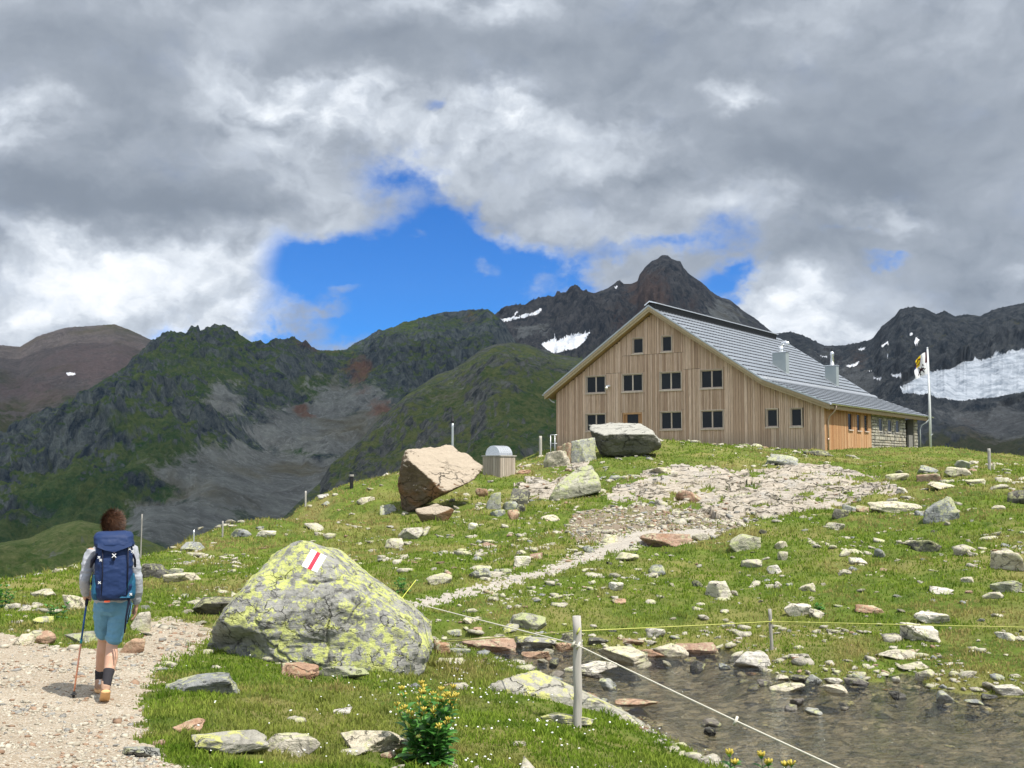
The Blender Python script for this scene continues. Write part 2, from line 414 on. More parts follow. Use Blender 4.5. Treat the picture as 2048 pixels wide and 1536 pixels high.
for (x, y, z) in [(0, 0, .86), (-10, 0, .9), (-19, 0, .86), (-10, 10, .8), (0, 10, .8), (0, 20, .7), (-19, 20, .4), (3, 12, .7), (3, 21, .5), (7, 6, .75), (8, 16, .45), (-10, 24, .2), (-23, 3, .7)]:
    CP3.append(hpt(x, y, z))
CP3 += [(a, b, c) for a, b, c in [(-11, 40, -5.5), (-16, 30, -4.5), (-21, 44, -8.5), (-14, 50, -6.5), (-11, 58, -5.5), (-8, 68, -4.5), (-4, 78, -3.0), (2, 88, -1.8), (12, 102, -2.2), (28, 110, -3), (44, 96, -3.5), (34, 70, -1.2),
                                  (45, 55, -2.5), (30, 30, -1.2), (32, 18, -2), (-30, 20, -4.2), (-14, 4, -2), (0, 3, -1.7), (8, 4, -2.4), (12, 7, -3.1), (0, -8, -1.6), (-30, -8, -3), (30, -8, -3), (22, 8, -3.1), (-60, 40, -14),
                                  (-50, 80, -18), (-20, 95, -13), (0, 125, -12), (40, 140, -14), (80, 90, -14), (80, 30, -8), (-60, 0, -10), (-12, -2, -1.9), (60, -20, -6)]]
CP3 = np.array(CP3)
def tps_fit(P, lam=0.4):
    n = len(P); X = P[:, :2] / 20; d = np.sqrt(((X[:, None] - X[None]) ** 2).sum(-1))
    K = np.where(d > 0, d * d * np.log(d + 1e-12), 0); w_ = 0.002 + 0.0 * d.diagonal()
    A = np.zeros((n + 3, n + 3)); A[:n, :n] = K + np.eye(n) * w_ * lam
    A[:n, n] = 1; A[:n, n + 1:] = X; A[n, :n] = 1; A[n + 1:, :n] = X.T
    b = np.zeros(n + 3); b[:n] = P[:, 2]
    return X, np.linalg.solve(A, b)
TX, TW = tps_fit(CP3)
SHORE = np.array([onz(a, b, WATER_Z)[:2] for a, b in [
    (870, 1288), (920, 1278), (1000, 1284), (1080, 1292), (1150, 1290), (1230, 1302), (1300, 1300), (1360, 1302), (1440, 1296), (1462, 1300), (1500, 1322), (1540, 1345),
    (1620, 1356), (1700, 1364), (1770, 1364), (1800, 1346), (1832, 1352), (1870, 1376), (1930, 1388), (2048, 1397), (2300, 1405), (2700, 1420), (2700, 2000), (1700, 1640), (1530, 1575),
    (1450, 1533), (1370, 1498), (1300, 1462), (1240, 1425), (1130, 1375), (1060, 1342), (1000, 1322), (930, 1310), (880, 1303)]])
HOUSE_POLY = [tuple(hpt(x, y, 0)[:2]) for x, y in ((0.1, -.1), (0.1, 20.5), (-19.2, 20.5), (-19.2, -.1))]
_G = {}
def hbase(x, y):
    """smooth ground height; read from a 0.4 m lattice near the camera"""
    x = np.asarray(x, float); y = np.asarray(y, float)
    if not _G:
        gx = np.arange(-62, 82, .4); gy = np.arange(-16, 128, .4); a, b = np.meshgrid(gx, gy, indexing='ij'); _G['z'] = hbase0(a, b)
    z = _G['z']; fx = (x + 62) / .4; fy = (y + 16) / .4
    ins = (fx >= 0) & (fx < z.shape[0] - 1.01) & (fy >= 0) & (fy < z.shape[1] - 1.01)
    fx_, fy_ = np.where(ins, fx, 0), np.where(ins, fy, 0); i = fx_.astype(int); j = fy_.astype(int); u = fx_ - i; v = fy_ - j
    r = (z[i, j] * (1 - u) * (1 - v) + z[i + 1, j] * u * (1 - v) + z[i, j + 1] * (1 - u) * v + z[i + 1, j + 1] * u * v)
    r = np.array(r)
    if (~ins).any(): r[~ins] = hbase0(x[~ins], y[~ins])
    return r
def hbase0(x, y):
    sh = x.shape; xf = x.ravel() / 20; yf = y.ravel() / 20; r = np.empty_like(xf)
    for i in range(0, len(xf), 60000):
        a, b = xf[i:i + 60000], yf[i:i + 60000]
        d2 = (a[:, None] - TX[:, 0]) ** 2 + (b[:, None] - TX[:, 1]) ** 2
        r[i:i + 60000] = (0.5 * d2 * np.log(d2 + 1e-18)) @ TW[:-3] + TW[-3] + TW[-2] * a + TW[-1] * b
    r = r.reshape(sh)
    # far beyond the control points ease down into the valley
    rr = np.hypot(x, y - 30)
    return np.where(rr > 100, np.minimum(r, 1e9) * (1 - sstep(100, 170, rr)) + (-14 - 0.16 * (rr - 100)) * sstep(100, 170, rr), r)

P_PATH1 = [(-900, 1900), (-900, 1262), (-40, 1258), (30, 1270), (80, 1285), (130, 1292), (210, 1290), (262, 1300), (286, 1270), (282, 1242), (330, 1236), (380, 1240), (428, 1248), (430, 1262), (396, 1285), (378, 1310), (330, 1335), (296, 1380), (290, 1430), (300, 1478), (330, 1520), (380, 1600), (480, 1900)]
P_PATH2 = [(770, 1219), (820, 1204), (900, 1183), (1000, 1157), (1100, 1129), (1170, 1103), (1225, 1076), (1290, 1058), (1370, 1056), (1440, 1060), (1400, 1067), (1310, 1083), (1250, 1101), (1190, 1120), (1100, 1147), (1000, 1172), (900, 1197), (845, 1213), (790, 1231)]
P_DIRT = [(1130, 1060), (1150, 1030), (1220, 1010), (1300, 1012), (1400, 1020), (1480, 1040), (1500, 1052), (1440, 1066), (1370, 1066), (1290, 1062), (1200, 1088), (1150, 1090)]
P_OUT = [[(1212, 1000), (1240, 968), (1290, 944), (1350, 932), (1420, 930), (1480, 944), (1560, 930), (1640, 930), (1700, 944), (1760, 956), (1800, 972), (1790, 988), (1730, 996), (1660, 1012), (1580, 1030), (1500, 1052), (1450, 1040), (1380, 1018), (1300, 1012)],
         [(1030, 968), (1075, 948), (1130, 948), (1170, 962), (1150, 992), (1080, 1000), (1040, 992)], [(1100, 935), (1150, 925), (1195, 922), (1150, 945)], [(1285, 1078), (1330, 1064), (1395, 1060), (1400, 1070), (1340, 1086), (1290, 1094)]]
def surf(x, y, z0=None, want_masks=False):
    """final height of the near ground (and its masks) at world x, y"""
    x = np.asarray(x, float); y = np.asarray(y, float)
    z = hbase(x, y) if z0 is None else z0
    px, py = proj(np.stack([x, y, z], -1))
    r = np.hypot(x, y)
    wx = 26 * fbm(x * .9, y * .9, 3, 40) * 12 / np.maximum(r, 4); wy = 10 * fbm(x * 1.1, y * 1.1, 3, 44) * 12 / np.maximum(r, 4)
    e1 = fbm(x * 4.5, y * 4.5, 4, 47, .65) * 12 / np.maximum(r, 4); e2 = fbm(x * 14, y * 14, 2, 49, .65) * 12 / np.maximum(r, 4); qx, qy = px + wx + 52 * e1 + 22 * e2, py + wy + 20 * e1 + 9 * e2
    front = y > 2
    path = (inpoly(qx, qy, P_PATH1) | inpoly(qx, qy, P_PATH2)) & front
    dirt = inpoly(px + wx * 2.4, py + wy * 2.2, P_DIRT) & front
    outc = np.zeros(path.shape, bool)
    for P in P_OUT: outc |= inpoly(px + wx * 2.6, py + wy * 2.4, P)
    holes = (fbm(x * .75, y * .75, 5, 77, .6) > 0.13) | (fbm(x * 2.1, y * 2.1, 3, 78, .6) > .38)
    outc &= front & ~path & ~holes
    sd = sdf(x, y, SHORE) + 0.22 * fbm(x * 1.3, y * 1.3, 4, 90)
    hs = sdf(x, y, HOUSE_POLY)
    calm = sstep(0.0, 2.5, hs) * sstep(-.2, 1.2, sd)
    k = np.where(path, 0.35, 1.0)
    hum = 0.16 * fbm(x * .33, y * .33, 3, 5) + k * (0.10 * fbm(x * .9, y * .9, 3, 9) + 0.035 * fbm(x * 3.2, y * 3.2, 3, 12))
    far = sstep(16, 34, r)
    hum = hum * (0.55 + 0.8 * far)
    z = z + hum * calm
    # outcrop: tilted layered steps
    tl = (x * .55 + y * .35 + 1.1 * fbm(x * .35, y * .35, 3, 31)) * 1.3
    blocks = np.floor(tl + 0.7 * fbm(x * .7, y * .7, 2, 61))
    st = 0.55 * (tl - np.floor(tl)) ** 3 
    rk = 0.34 * fbm(x * .26 + .1 * y, y * .22, 3, 33, .5) + 0.15 * fbm(x * .8 + .5 * y, y * .5, 3, 35, .5, True)
    z = np.where(outc, z + rk - 0.02, z)
    z = np.where(dirt & ~path, z + 0.04 * fbm(x * 4, y * 4, 3, 21) - 0.03, z)
    # shore: turf edge above water, stony bed beneath
    bed = WATER_Z - np.minimum(0.30, 0.05 + 0.30 * np.maximum(-sd, 0)) + 0.05 * fbm(x * 2.2, y * 2.2, 4, 55)
    bank = WATER_Z + 0.01 + np.maximum(z - WATER_Z, 0.12) * sstep(-.02, .42, sd)
    z = np.where(sd < 0, np.minimum(bed, WATER_Z - .02), np.where(sd < 3.0, bank, z))
    if not want_masks: return z
    return z, dict(path=path & (sd > 0), dirt=dirt & ~path, outc=outc & (sd > 0.2), sd=sd, hs=hs)
def ground_hit(px, py, n=700):
    """where the sight line through a photo pixel meets the ground"""
    v = ray(px, py); v = v / v[1]
    Y = np.geomspace(5, 110, n); x, y, zr = v[0] * Y, v[1] * Y, v[2] * Y
    zg = surf(x, y); zg = np.maximum(zg, WATER_Z)
    k = np.argmax(zr <= zg)
    if not (zr <= zg).any(): k = int(np.argmin(zr - zg))
    return np.array([x[k], y[k], zg[k]])

def ground_mat():
    m, t = mat('turf_ground'); pos = t.node('ShaderNodeNewGeometry').outputs['Position']
    n1 = t.noise(pos, .35, 6, .6); n2 = t.noise(pos, 1.6, 8, .68); n3 = t.noise(pos, 9., 8, .7)
    g = t.mix(t.mapr(n2, .36, .62), (0.058, 0.10, 0.013), (0.13, 0.18, 0.027))
    g = t.mix(t.mapr(n1, .46, .62, 0, .75), g, (0.25, 0.22, 0.08))
    g = t.mix(t.mapr(n3, .52, .68, 0, .6), g, (0.23, 0.20, 0.075))
    g = t.mix(t.mapr(n3, .44, .30, 0, .65), g, (0.04, 0.055, 0.014))
    d = t.attr('dirt'); soil = t.mix(n3, (0.15, 0.11, 0.075), (0.36, 0.30, 0.23))
    g = t.mix(d, g, t.mix(t.mapr(n2, .5, .58, 0.0, 0.8), soil, (0.13, 0.14, 0.04)))
    bd = t.attr('bed')
    cell = t.voro(t.vmath('ADD', pos, t.vmath('SCALE', t.noise(pos, 5, 3, out='Color'), scale=.25)), 6.5, 'F1', 'Color')
    cs = t.node('ShaderNodeSeparateColor', i_0=cell).outputs[0]
    bedc = t.mix(cs, (0.12, 0.115, 0.085), (0.38, 0.345, 0.27)); bedc = t.mix(t.mapr(n2, .45, .65, 0, .6), bedc, (0.11, 0.115, 0.055))
    g = t.mix(bd, g, bedc)
    h = t.math('ADD', n3, t.math('MULTIPLY', t.noise(pos, 34, 6, .75), .5))
    fin(t, g, .95, t.bump(h, .8, .07), spec=.12); return m
def path_mat():
    m, t = mat('gravel_path'); pos = t.node('ShaderNodeNewGeometry').outputs['Position']
    n1 = t.noise(pos, .8, 5, .6); n3 = t.noise(pos, 16., 7, .7)
    c = t.mix(t.mapr(n1, .35, .65), (0.40, 0.325, 0.235), (0.52, 0.445, 0.34))
    c = t.mix(t.mapr(t.node('ShaderNodeSeparateXYZ', i_0=pos).outputs[1], 17., 20.), c, t.mix(n1, (0.42, 0.395, 0.35), (0.56, 0.525, 0.465)))
    vd = t.voro(pos, 70., 'F1', 'Color'); v = t.node('ShaderNodeSeparateColor', i_0=vd).outputs[0]
    c = t.mix(t.mapr(v, .1, .9, 0, .55), c, (0.32, 0.25, 0.175)); c = t.mix(t.mapr(v, .72, .8, 0, .7), c, (0.68, 0.63, 0.54))
    c = t.mix(t.mapr(n3, .5, .7, 0, .4), c, (0.33, 0.27, 0.19))
    h = t.math('ADD', t.math('MULTIPLY', t.voro(pos, 70.), -1.), n3)
    fin(t, c, .95, t.bump(h, .9, .02), spec=.12); return m
M['ground'] = ground_mat(); M['path'] = path_mat()
def bedrock_mat():
    m, t = mat('bedrock'); pos = t.node('ShaderNodeNewGeometry').outputs['Position']
    st = t.vmath('MULTIPLY', pos, (.7, 2.2, 4.)); n1 = t.noise(pos, .8, 6, .6); n2 = t.noise(st, 2.6, 8, .7, .8); n3 = t.noise(pos, 10., 7, .7)
    c = t.mix(t.mapr(n2, .34, .66), (0.33, 0.275, 0.21), (0.56, 0.505, 0.42)); c = t.mix(t.mapr(n1, .5, .66, 0, .6), c, (0.37, 0.36, 0.335))
    c = t.mix(t.mapr(n3, .56, .7, 0, .7), c, (0.62, 0.58, 0.49)); c = t.mix(t.mapr(n2, .42, .30, 0, .85), c, (0.11, 0.085, 0.06))
    ck = t.voro(t.vmath('ADD', t.vmath('MULTIPLY', pos, (.45, .7, 1.6)), t.vmath('SCALE', t.noise(pos, 1.5, 3, out='Color'), scale=.9)), .95, 'DISTANCE_TO_EDGE')
    cr = t.mapr(ck, 0.0, .04, 1., 0.); c = t.mix(t.math('MULTIPLY', cr, .8), c, (0.10, 0.085, 0.05))
    h = t.math('SUBTRACT', t.math('ADD', n2, t.math('MULTIPLY', n3, .4)), cr)
    fin(t, c, .9, t.bump(h, 1., .12), spec=.2); return m
M['bedrock'] = bedrock_mat()

def build_ground():
    az = np.concatenate([np.radians(np.linspace(-110, -36, 60))[:-1], np.radians(np.linspace(-36, -27, 70))[:-1], np.radians(np.linspace(-27, 27, 860)), np.radians(np.linspace(27, 36, 70))[1:], np.radians(np.linspace(36, 110, 60))[1:]])
    rr = np.concatenate([np.linspace(.4, 5.6, 34)[:-1], np.geomspace(5.6, 90, 860)[:-1], np.geomspace(90, 420, 70)])
    A, Rr = np.meshgrid(az, rr); x = np.sin(A) * Rr; y = np.cos(A) * Rr
    z, mk = surf(x, y, None, True)
    nr, na = x.shape; V = np.stack([x, y, z], -1).reshape(-1, 3)
    idx = np.arange(nr * na).reshape(nr, na)
    Q = np.stack([idx[:-1, :-1], idx[:-1, 1:], idx[1:, 1:], idx[1:, :-1]], -1).reshape(-1, 4)
    Q = Q[:, ::-1]
    cls = np.where(mk['path'], 1, np.where(mk['outc'], 2, 0)).ravel()
    fc = cls[Q[:, 0]]
    bed = sstep(.02, -.03, mk['sd']).ravel(); dirt = mk['dirt'].astype(float).ravel()
    def sub(sel, name, material, attrs=None):
        q = Q[sel]; u, inv = np.unique(q, return_inverse=True)
        return mesh_np(name, V[u], inv.reshape(-1, 4), material, attrs={k: v[u] for k, v in (attrs or {}).items()})
    g = sub(fc == 0, 'ground', M['ground'], dict(bed=bed, dirt=dirt)); tag(g, 'alpine turf slope with stones and dry patches', 'ground', kind='structure')
    p = sub(fc == 1, 'path', M['path']); tag(p, 'pale stony footpath over the turf', 'path', kind='structure')
    b = sub(fc == 2, 'bedrock', M['bedrock']); tag(b, 'weathered bedrock outcrop on the knoll below the hut', 'bedrock', kind='structure')
build_ground()

# water
def build_water():
    m, t = mat('stream_water'); pos = t.node('ShaderNodeNewGeometry').outputs['Position']
    w1 = t.noise(t.vmath('MULTIPLY', pos, (1., 1.8, 1.)), 5.0, 3, .55, .6); w2 = t.noise(pos, 14., 3, .5, .3)
    nrm = t.bump(t.math('ADD', w1, t.math('MULTIPLY', w2, .5)), 1.0, .12)
    gl = t.node('ShaderNodeBsdfGlossy', i_Roughness=.05, i_Color=(.86, .92, 1, 1)); t.link(nrm, gl.inputs['Normal'])
    tr = t.node('ShaderNodeBsdfTransparent', i_Color=(.88, .84, .72, 1))
    fr = t.node('ShaderNodeFresnel', i_IOR=1.33); t.link(nrm, fr.inputs['Normal'])
    mx = t.node('ShaderNodeMixShader'); t.link(t.mapr(fr.outputs[0], 0, 1, .02, 1.0), mx.inputs[0]); t.l.new(tr.outputs[0], mx.inputs[1]); t.l.new(gl.outputs[0], mx.inputs[2])
    t.l.new(mx.outputs[0], t.out.inputs[0])
    xs = np.linspace(-4, 34, 110); ys = np.linspace(3.5, 19.5, 60); X, Y = np.meshgrid(xs, ys)
    V = np.stack([X, Y, np.full_like(X, WATER_Z)], -1).reshape(-1, 3); idx = np.arange(X.size).reshape(X.shape)
    Q = np.stack([idx[:-1, :-1], idx[:-1, 1:], idx[1:, 1:], idx[1:, :-1]], -1).reshape(-1, 4)
    c = V[Q].mean(1); q = Q[sdf(c[:, 0], c[:, 1], SHORE) < .5]
    u, inv = np.unique(q, return_inverse=True)
    o = mesh_np('water', V[u], inv.reshape(-1, 4), m); tag(o, 'shallow clear stream pool with stony bed', 'water', kind='structure')
build_water()
#__PART2__

# ------------------------------------------------------------------ mountains
def mountain_mat(name, rock=(0.15, 0.175, 0.18), rock2=(0.025, 0.042, 0.07), grass=(0.04, 0.095, 0.03), grass2=(0.15, 0.18, 0.06), red=(0.25, 0.15, 0.11), scree=(0.30, 0.32, 0.32), sc=1.0, gbias=0.0):
    m, t = mat(name); geo = t.node('ShaderNodeNewGeometry'); pos = geo.outputs['Position']
    p = t.vmath('SCALE', pos, scale=.01 * sc)
    nz = t.node('ShaderNodeSeparateXYZ', i_0=geo.outputs['Normal']).outputs[2]
    n1 = t.noise(p, 1.1, 8, .6, .3); n2 = t.noise(p, 5.5, 9, .68, .4); n3 = t.noise(p, 26., 8, .8)
    n4 = t.noise(t.vmath('MULTIPLY', p, (1., 1., .45)), 9., 10, .78, .6)
    rk = t.mix(t.mapr(n4, .40, .60), rock2, rock)
    rk = t.mix(t.mapr(n3, .56, .72, 0, .6), rk, tuple(x * 1.7 for x in rock))
    gr = t.mix(t.mapr(t.math('ADD', t.math('MULTIPLY', n2, .5), t.math('MULTIPLY', n3, .5)), .42, .58), grass, grass2)
    gm = t.math('ADD', t.mapr(nz, .48, .80), t.math('MULTIPLY', t.math('SUBTRACT', n2, .5), 3.2))
    gm = t.math('ADD', gm, t.math('MULTIPLY', t.math('SUBTRACT', n1, .5), 2.0))
    gm = t.math('ADD', gm, t.math('ADD', t.math('MULTIPLY', t.attr('veg'), 1.6), gbias - .74))
    c = t.mix(t.mapr(gm, -.1, .5), rk, gr)
    s = t.math('ADD', t.attr('scree'), t.math('MULTIPLY', t.math('SUBTRACT', n2, .5), 1.6))
    sc_ = t.mix(t.mapr(n2, .38, .62), tuple(x * .55 for x in scree), scree); sc_ = t.mix(t.mapr(n3, .50, .66, 0, .7), sc_, tuple(x * 1.5 for x in scree))
    sc_ = t.mix(t.mapr(n1, .52, .66, 0, .65), sc_, (0.15, 0.125, 0.06))
    c = t.mix(t.mapr(s, .42, .62, 0, .93), c, sc_)
    r = t.math('ADD', t.attr('red'), t.math('MULTIPLY', t.math('SUBTRACT', n2, .5), 1.5))
    rc = t.mix(t.mapr(n3, .4, .6), tuple(x * .75 for x in red), red)
    c = t.mix(t.mapr(r, .4, .75, 0, .85), c, rc)
    h = t.math('ADD', n4, t.math('MULTIPLY', n3, .5))
    fin(t, c, .95, t.bump(h, 1., 26. / sc), spec=.1); return m
def blobmask(px, py, lst):
    r = np.zeros(px.shape)
    for (cx, cy, rx, ry, a) in lst: r = np.maximum(r, a * np.exp(-(((px - cx) / rx) ** 2 + ((py - cy) / ry) ** 2) * 1.2))
    return r
def interp(pts, x):
    p = np.array(pts, float); return np.interp(x, p[:, 0], p[:, 1])
def mountain(name, label, material, ridge, Yr, Yf, pyf, cols, rows, amp, gul, seed, prof=1.25, back=.35, jag=1.5, masks=None, snow=None, steps=None, bulge=None):
    """one massif as a height sheet: foot at distance Yf, crest line at Yr following the crest seen in the photo, and a back slope"""
    p0, p1 = ridge[0][0], ridge[-1][0]
    px = np.linspace(p0, p1, cols)
    yr = interp(Yr, px) if isinstance(Yr, list) else np.full(cols, float(Yr)); yf = interp(Yf, px) if isinstance(Yf, list) else np.full(cols, float(Yf))
    pyr = interp(ridge, px) - jag * np.abs(fbm(px / 13., px * 0 + seed, 5, seed, .68)) * 3.6 + jag
    pyfoot = interp(pyf, px) if isinstance(pyf, list) else np.full(cols, float(pyf))
    top = at(px, pyr, yr); ft = at(px, pyfoot, yf)
    ax = (px - 1024) / F
    nt = rows; nb = max(12, rows // 6)
    tt = np.concatenate([np.linspace(0, 1, nt), 1 + np.linspace(0, back, nb)[1:]])
    T = tt[:, None]
    Y = ft[None, :, 1] + (top[None, :, 1] - ft[None, :, 1]) * T
    X = ft[None, :, 0] + (top[None, :, 0] - ft[None, :, 0]) * T
    Tc = np.minimum(T, 1)
    pr = Tc ** prof
    if bulge is not None: pr = pr + bulge * np.sin(math.pi * Tc) * fbm(X / 260., Y / 260., 3, seed + 70)
    Z = ft[None, :, 2] + (top[None, :, 2] - ft[None, :, 2]) * pr
    Z = Z - np.maximum(T - 1, 0) * (top[None, :, 1] - ft[None, :, 1]) * 1.1
    span = float(np.median(yr - yf))
    L = span
    px0, py0 = proj(np.stack([X, Y + 0 * Z, Z], -1)); sm = blobmask(px0, py0, (masks or {}).get('scree', [])) * .8
    for _n, _l, polys, _m in (snow or []):
        for pl in polys: sm = np.maximum(sm, .8 * inpoly(px0, py0, pl))
    env = np.minimum(1, Tc * 3.5) * np.where(T <= 1, 1 - Tc ** 7, 0.0) + 0.04
    env = env * (1 - np.clip(sm, 0, .85))
    wx = 0.25 * L * fbm(X / L * 1.4, Y / L * 1.4, 3, seed + 3)
    gx = (X + wx) / L
    rid = fbm(gx * 6.5, Y / L * 1.8 + gx, 6, seed + 9, .57, True) - .4
    crag = fbm(X / L * 7, Y / L * 7, 6, seed + 19, .58, True) - .4
    big = fbm(X / L * 2.1, Y / L * 2.1, 3, seed + 29)
    Z = Z + env * L * (amp * .036 * crag + gul * .050 * rid + .07 * amp * big)
    Y = Y - env * L * amp * .02 * crag
    px2, py2 = proj(np.stack([X, Y, Z], -1))
    nzx = 22 * fbm(X / L * 6, Y / L * 6, 4, seed + 50)
    V = np.stack([X, Y, Z], -1).reshape(-1, 3); n0, n1 = X.shape
    idx = np.arange(n0 * n1).reshape(n0, n1)
    Q = np.stack([idx[:-1, :-1], idx[:-1, 1:], idx[1:, 1:], idx[1:, :-1]], -1).reshape(-1, 4)
    at_ = {k: blobmask(px2 + nzx * 1.3, py2 + nzx, (masks or {}).get(k, [])).ravel() for k in ('scree', 'red', 'veg')}
    cls = np.zeros(n0 * n1, int); py2f, px2f = py2.ravel(), px2.ravel(); w = (2.2 * fbm(X / L * 16, T * 14 + 0 * X, 4, seed + 60, .6)).ravel()
    parts = []
    for k, (nm, lb, polys, mt) in enumerate(snow or []):
        m_ = np.zeros(n0 * n1, bool)
        for pl in polys: m_ |= inpoly(px2f + w * 1.6, py2f + w, pl)
        cls[m_ & (np.repeat(tt, n1) < 1.02)] = k + 1
    fc = cls[Q[:, 0]]
    def sub(sel, nm, mt, at2):
        q = Q[sel]; u, inv = np.unique(q, return_inverse=True)
        return mesh_np(nm, V[u], inv.reshape(-1, 4), mt, attrs={kk: vv[u] for kk, vv in at2.items()})
    o = tag(sub(fc == 0, name, material, at_), label, name.replace('_', ' '), kind='structure')
    for k, (nm, lb, polys, mt) in enumerate(snow or []):
        if (fc == k + 1).any(): tag(sub(fc == k + 1, nm, mt, {}), lb, nm, kind='structure')
    return o

def snow_mat(name, a, b, st=(1., 1., 1.)):
    m, t = mat(name); pos = t.node('ShaderNodeNewGeometry').outputs['Position']; p = t.vmath('MULTIPLY', pos, tuple(.01 * q for q in st))
    n = t.noise(p, 6., 8, .65, .8); n3 = t.noise(p, 26., 6, .7)
    c = t.mix(t.mapr(n, .38, .6), b, a); c = t.mix(t.mapr(n3, .6, .72, 0, .5), c, (.16, .17, .18))
    fin(t, c, .7, t.bump(n, .8, 6.), spec=.3); return m
M['snow'] = snow_mat('old_snow', (.92, .93, .95), (.72, .75, .8)); M['ice'] = snow_mat('glacier_ice', (.56, .60, .65), (.27, .31, .36), (1., 1., 1.))
MM = mountain_mat
def build_mountains():
    # far left reddish mountain
    mountain('mountain', 'rounded reddish brown mountain at far left', MM('reddish_mountain', rock=(.20, .175, .175), rock2=(.11, .10, .105), scree=(.22, .19, .185), red=(.23, .17, .165), grass=(.07, .10, .03), grass2=(.13, .13, .06), sc=.6),
             [(-420, 700), (-160, 670), (0, 690), (40, 693), (75, 672), (130, 655), (170, 652), (230, 648), (262, 660), (300, 678), (345, 690), (400, 710), (480, 760)], 2300, 1350, [(-420, 960), (0, 990), (300, 1000), (480, 1000)], 420, 260, .6, .55, 3,
             prof=1.0, jag=1.0, masks=dict(scree=[(150, 720, 260, 110, 1.), (60, 800, 200, 60, .7)], red=[(200, 730, 200, 70, .8), (60, 780, 120, 40, .7)], veg=[(60, 860, 220, 60, 1.1), (0, 950, 200, 60, 1.2)]),
             snow=[('snow', 'tiny snow patch on the reddish mountain', [[(132, 747), (140, 745), (150, 748), (148, 751), (134, 751)]], M['snow'])])
    # the high dark peak behind the hut
    mountain('mountain', 'dark craggy pointed peak rising behind the hut roof', MM('peak_rock', rock=(.16, .16, .165), rock2=(.025, .036, .055), red=(.21, .14, .115), sc=.7, gbias=-.7),
             [(900, 690), (985, 636), (1017, 622), (1040, 613), (1056, 611), (1083, 605), (1108, 607), (1115, 598), (1134, 597), (1150, 585), (1181, 584), (1189, 585), (1212, 576), (1228, 566), (1234, 560), (1240, 559), (1248, 566), (1263, 566), (1275, 561), (1279, 548), (1291, 533), (1305, 521), (1314, 518), (1324, 510), (1336, 511), (1345, 518), (1361, 522), (1367, 534), (1376, 545), (1404, 565), (1423, 583), (1441, 594), (1459, 598), (1486, 620), (1509, 635), (1545, 665), (1600, 700), (1700, 740)],
             2050, 1150, [(900, 840), (1300, 860), (1700, 850)], 700, 320, 1.15, .9, 17, prof=1.15, jag=1.0,
             masks=dict(scree=[(1450, 640, 60, 60, .75), (1060, 660, 60, 30, .7), (1090, 730, 60, 50, .8)], red=[(1300, 590, 60, 70, .85), (1240, 640, 60, 60, .5), (1380, 620, 40, 60, .5)], veg=[(1180, 740, 120, 40, .9)]),
             snow=[('snow', 'bright snow field in the hollow left of the hut roof', [[(1083, 690), (1096, 684), (1108, 676), (1113, 684), (1128, 676), (1148, 670), (1180, 666), (1170, 682), (1152, 698), (1128, 702), (1108, 708), (1094, 700)]], M['snow']),
                   ('snow', 'thin snow streaks under the crest left of the peak', [[(998, 640), (1030, 634), (1040, 637), (1015, 643), (1000, 644)], [(1038, 634), (1060, 628), (1078, 619), (1084, 620), (1072, 630), (1045, 638)], [(1030, 626), (1036, 622), (1034, 628), (1028, 632)], [(1228, 576), (1236, 572), (1232, 579)]], M['snow'])])
    # ridge and massif at the right
    mountain('mountain', 'dark mountain wall at right with glacier', MM('right_massif', rock=(.14, .155, .168), rock2=(.022, .036, .055), scree=(.22, .235, .245), red=(.15, .115, .105), grass=(.06, .085, .04), grass2=(.12, .12, .07), sc=.8, gbias=-.45),
             [(1480, 700), (1540, 668), (1580, 664), (1610, 672), (1650, 690), (1690, 690), (1735, 680), (1745, 676), (1765, 650), (1790, 630), (1800, 616), (1825, 612), (1850, 615), (1872, 626), (1890, 620), (1910, 630), (1935, 626), (1960, 630), (1985, 618), (2010, 612), (2048, 604), (2150, 590), (2320, 640), (2480, 690)],
             [(1480, 1900), (1650, 1950), (1760, 1750), (1850, 1650), (2480, 1550)], [(1480, 900), (2480, 620)], [(1480, 930), (1800, 965), (2048, 1000), (2480, 1040)], 680, 420, .95, .8, 23, prof=1.0, jag=2.0,
             masks=dict(scree=[(1700, 780, 120, 80, .75), (2000, 850, 160, 50, .8), (1850, 770, 60, 50, .6), (1650, 710, 60, 30, .6)], red=[(1720, 720, 30, 30, .6), (1950, 860, 50, 30, .45)], veg=[(1950, 920, 160, 40, .9), (1760, 860, 60, 50, .4)]),
             snow=[('glacier', 'grey white glacier on the right mountain', [[(1800, 775), (1822, 764), (1835, 752), (1872, 742), (1900, 738), (1925, 726), (1945, 722), (1948, 715), (1962, 722), (1985, 716), (1990, 706), (2005, 712), (2020, 704), (2060, 698), (2300, 680), (2300, 760), (2048, 785), (1990, 795), (1925, 802), (1885, 798), (1850, 789), (1805, 787)]], M['ice']),
                   ('snow', 'scattered small snow patches on the right mountain', [[(1690, 732), (1705, 730), (1722, 722), (1712, 732), (1698, 735)], [(1716, 698), (1730, 695), (1728, 700), (1718, 702)], [(1762, 692), (1774, 683), (1776, 685), (1764, 696)], [(1778, 751), (1800, 749), (1806, 753), (1790, 756)], [(1828, 684), (1832, 674), (1838, 680), (1829, 690)],
                                                                                 [(1745, 756), (1762, 758), (1760, 761), (1748, 760)], [(1735, 741), (1743, 742), (1740, 744)], [(1815, 670), (1826, 666), (1822, 672)], [(1770, 713), (1775, 708), (1774, 716)], [(1640, 712), (1655, 713), (1652, 715), (1642, 714)], [(1925, 700), (1935, 704), (1928, 709)]], M['snow'])])
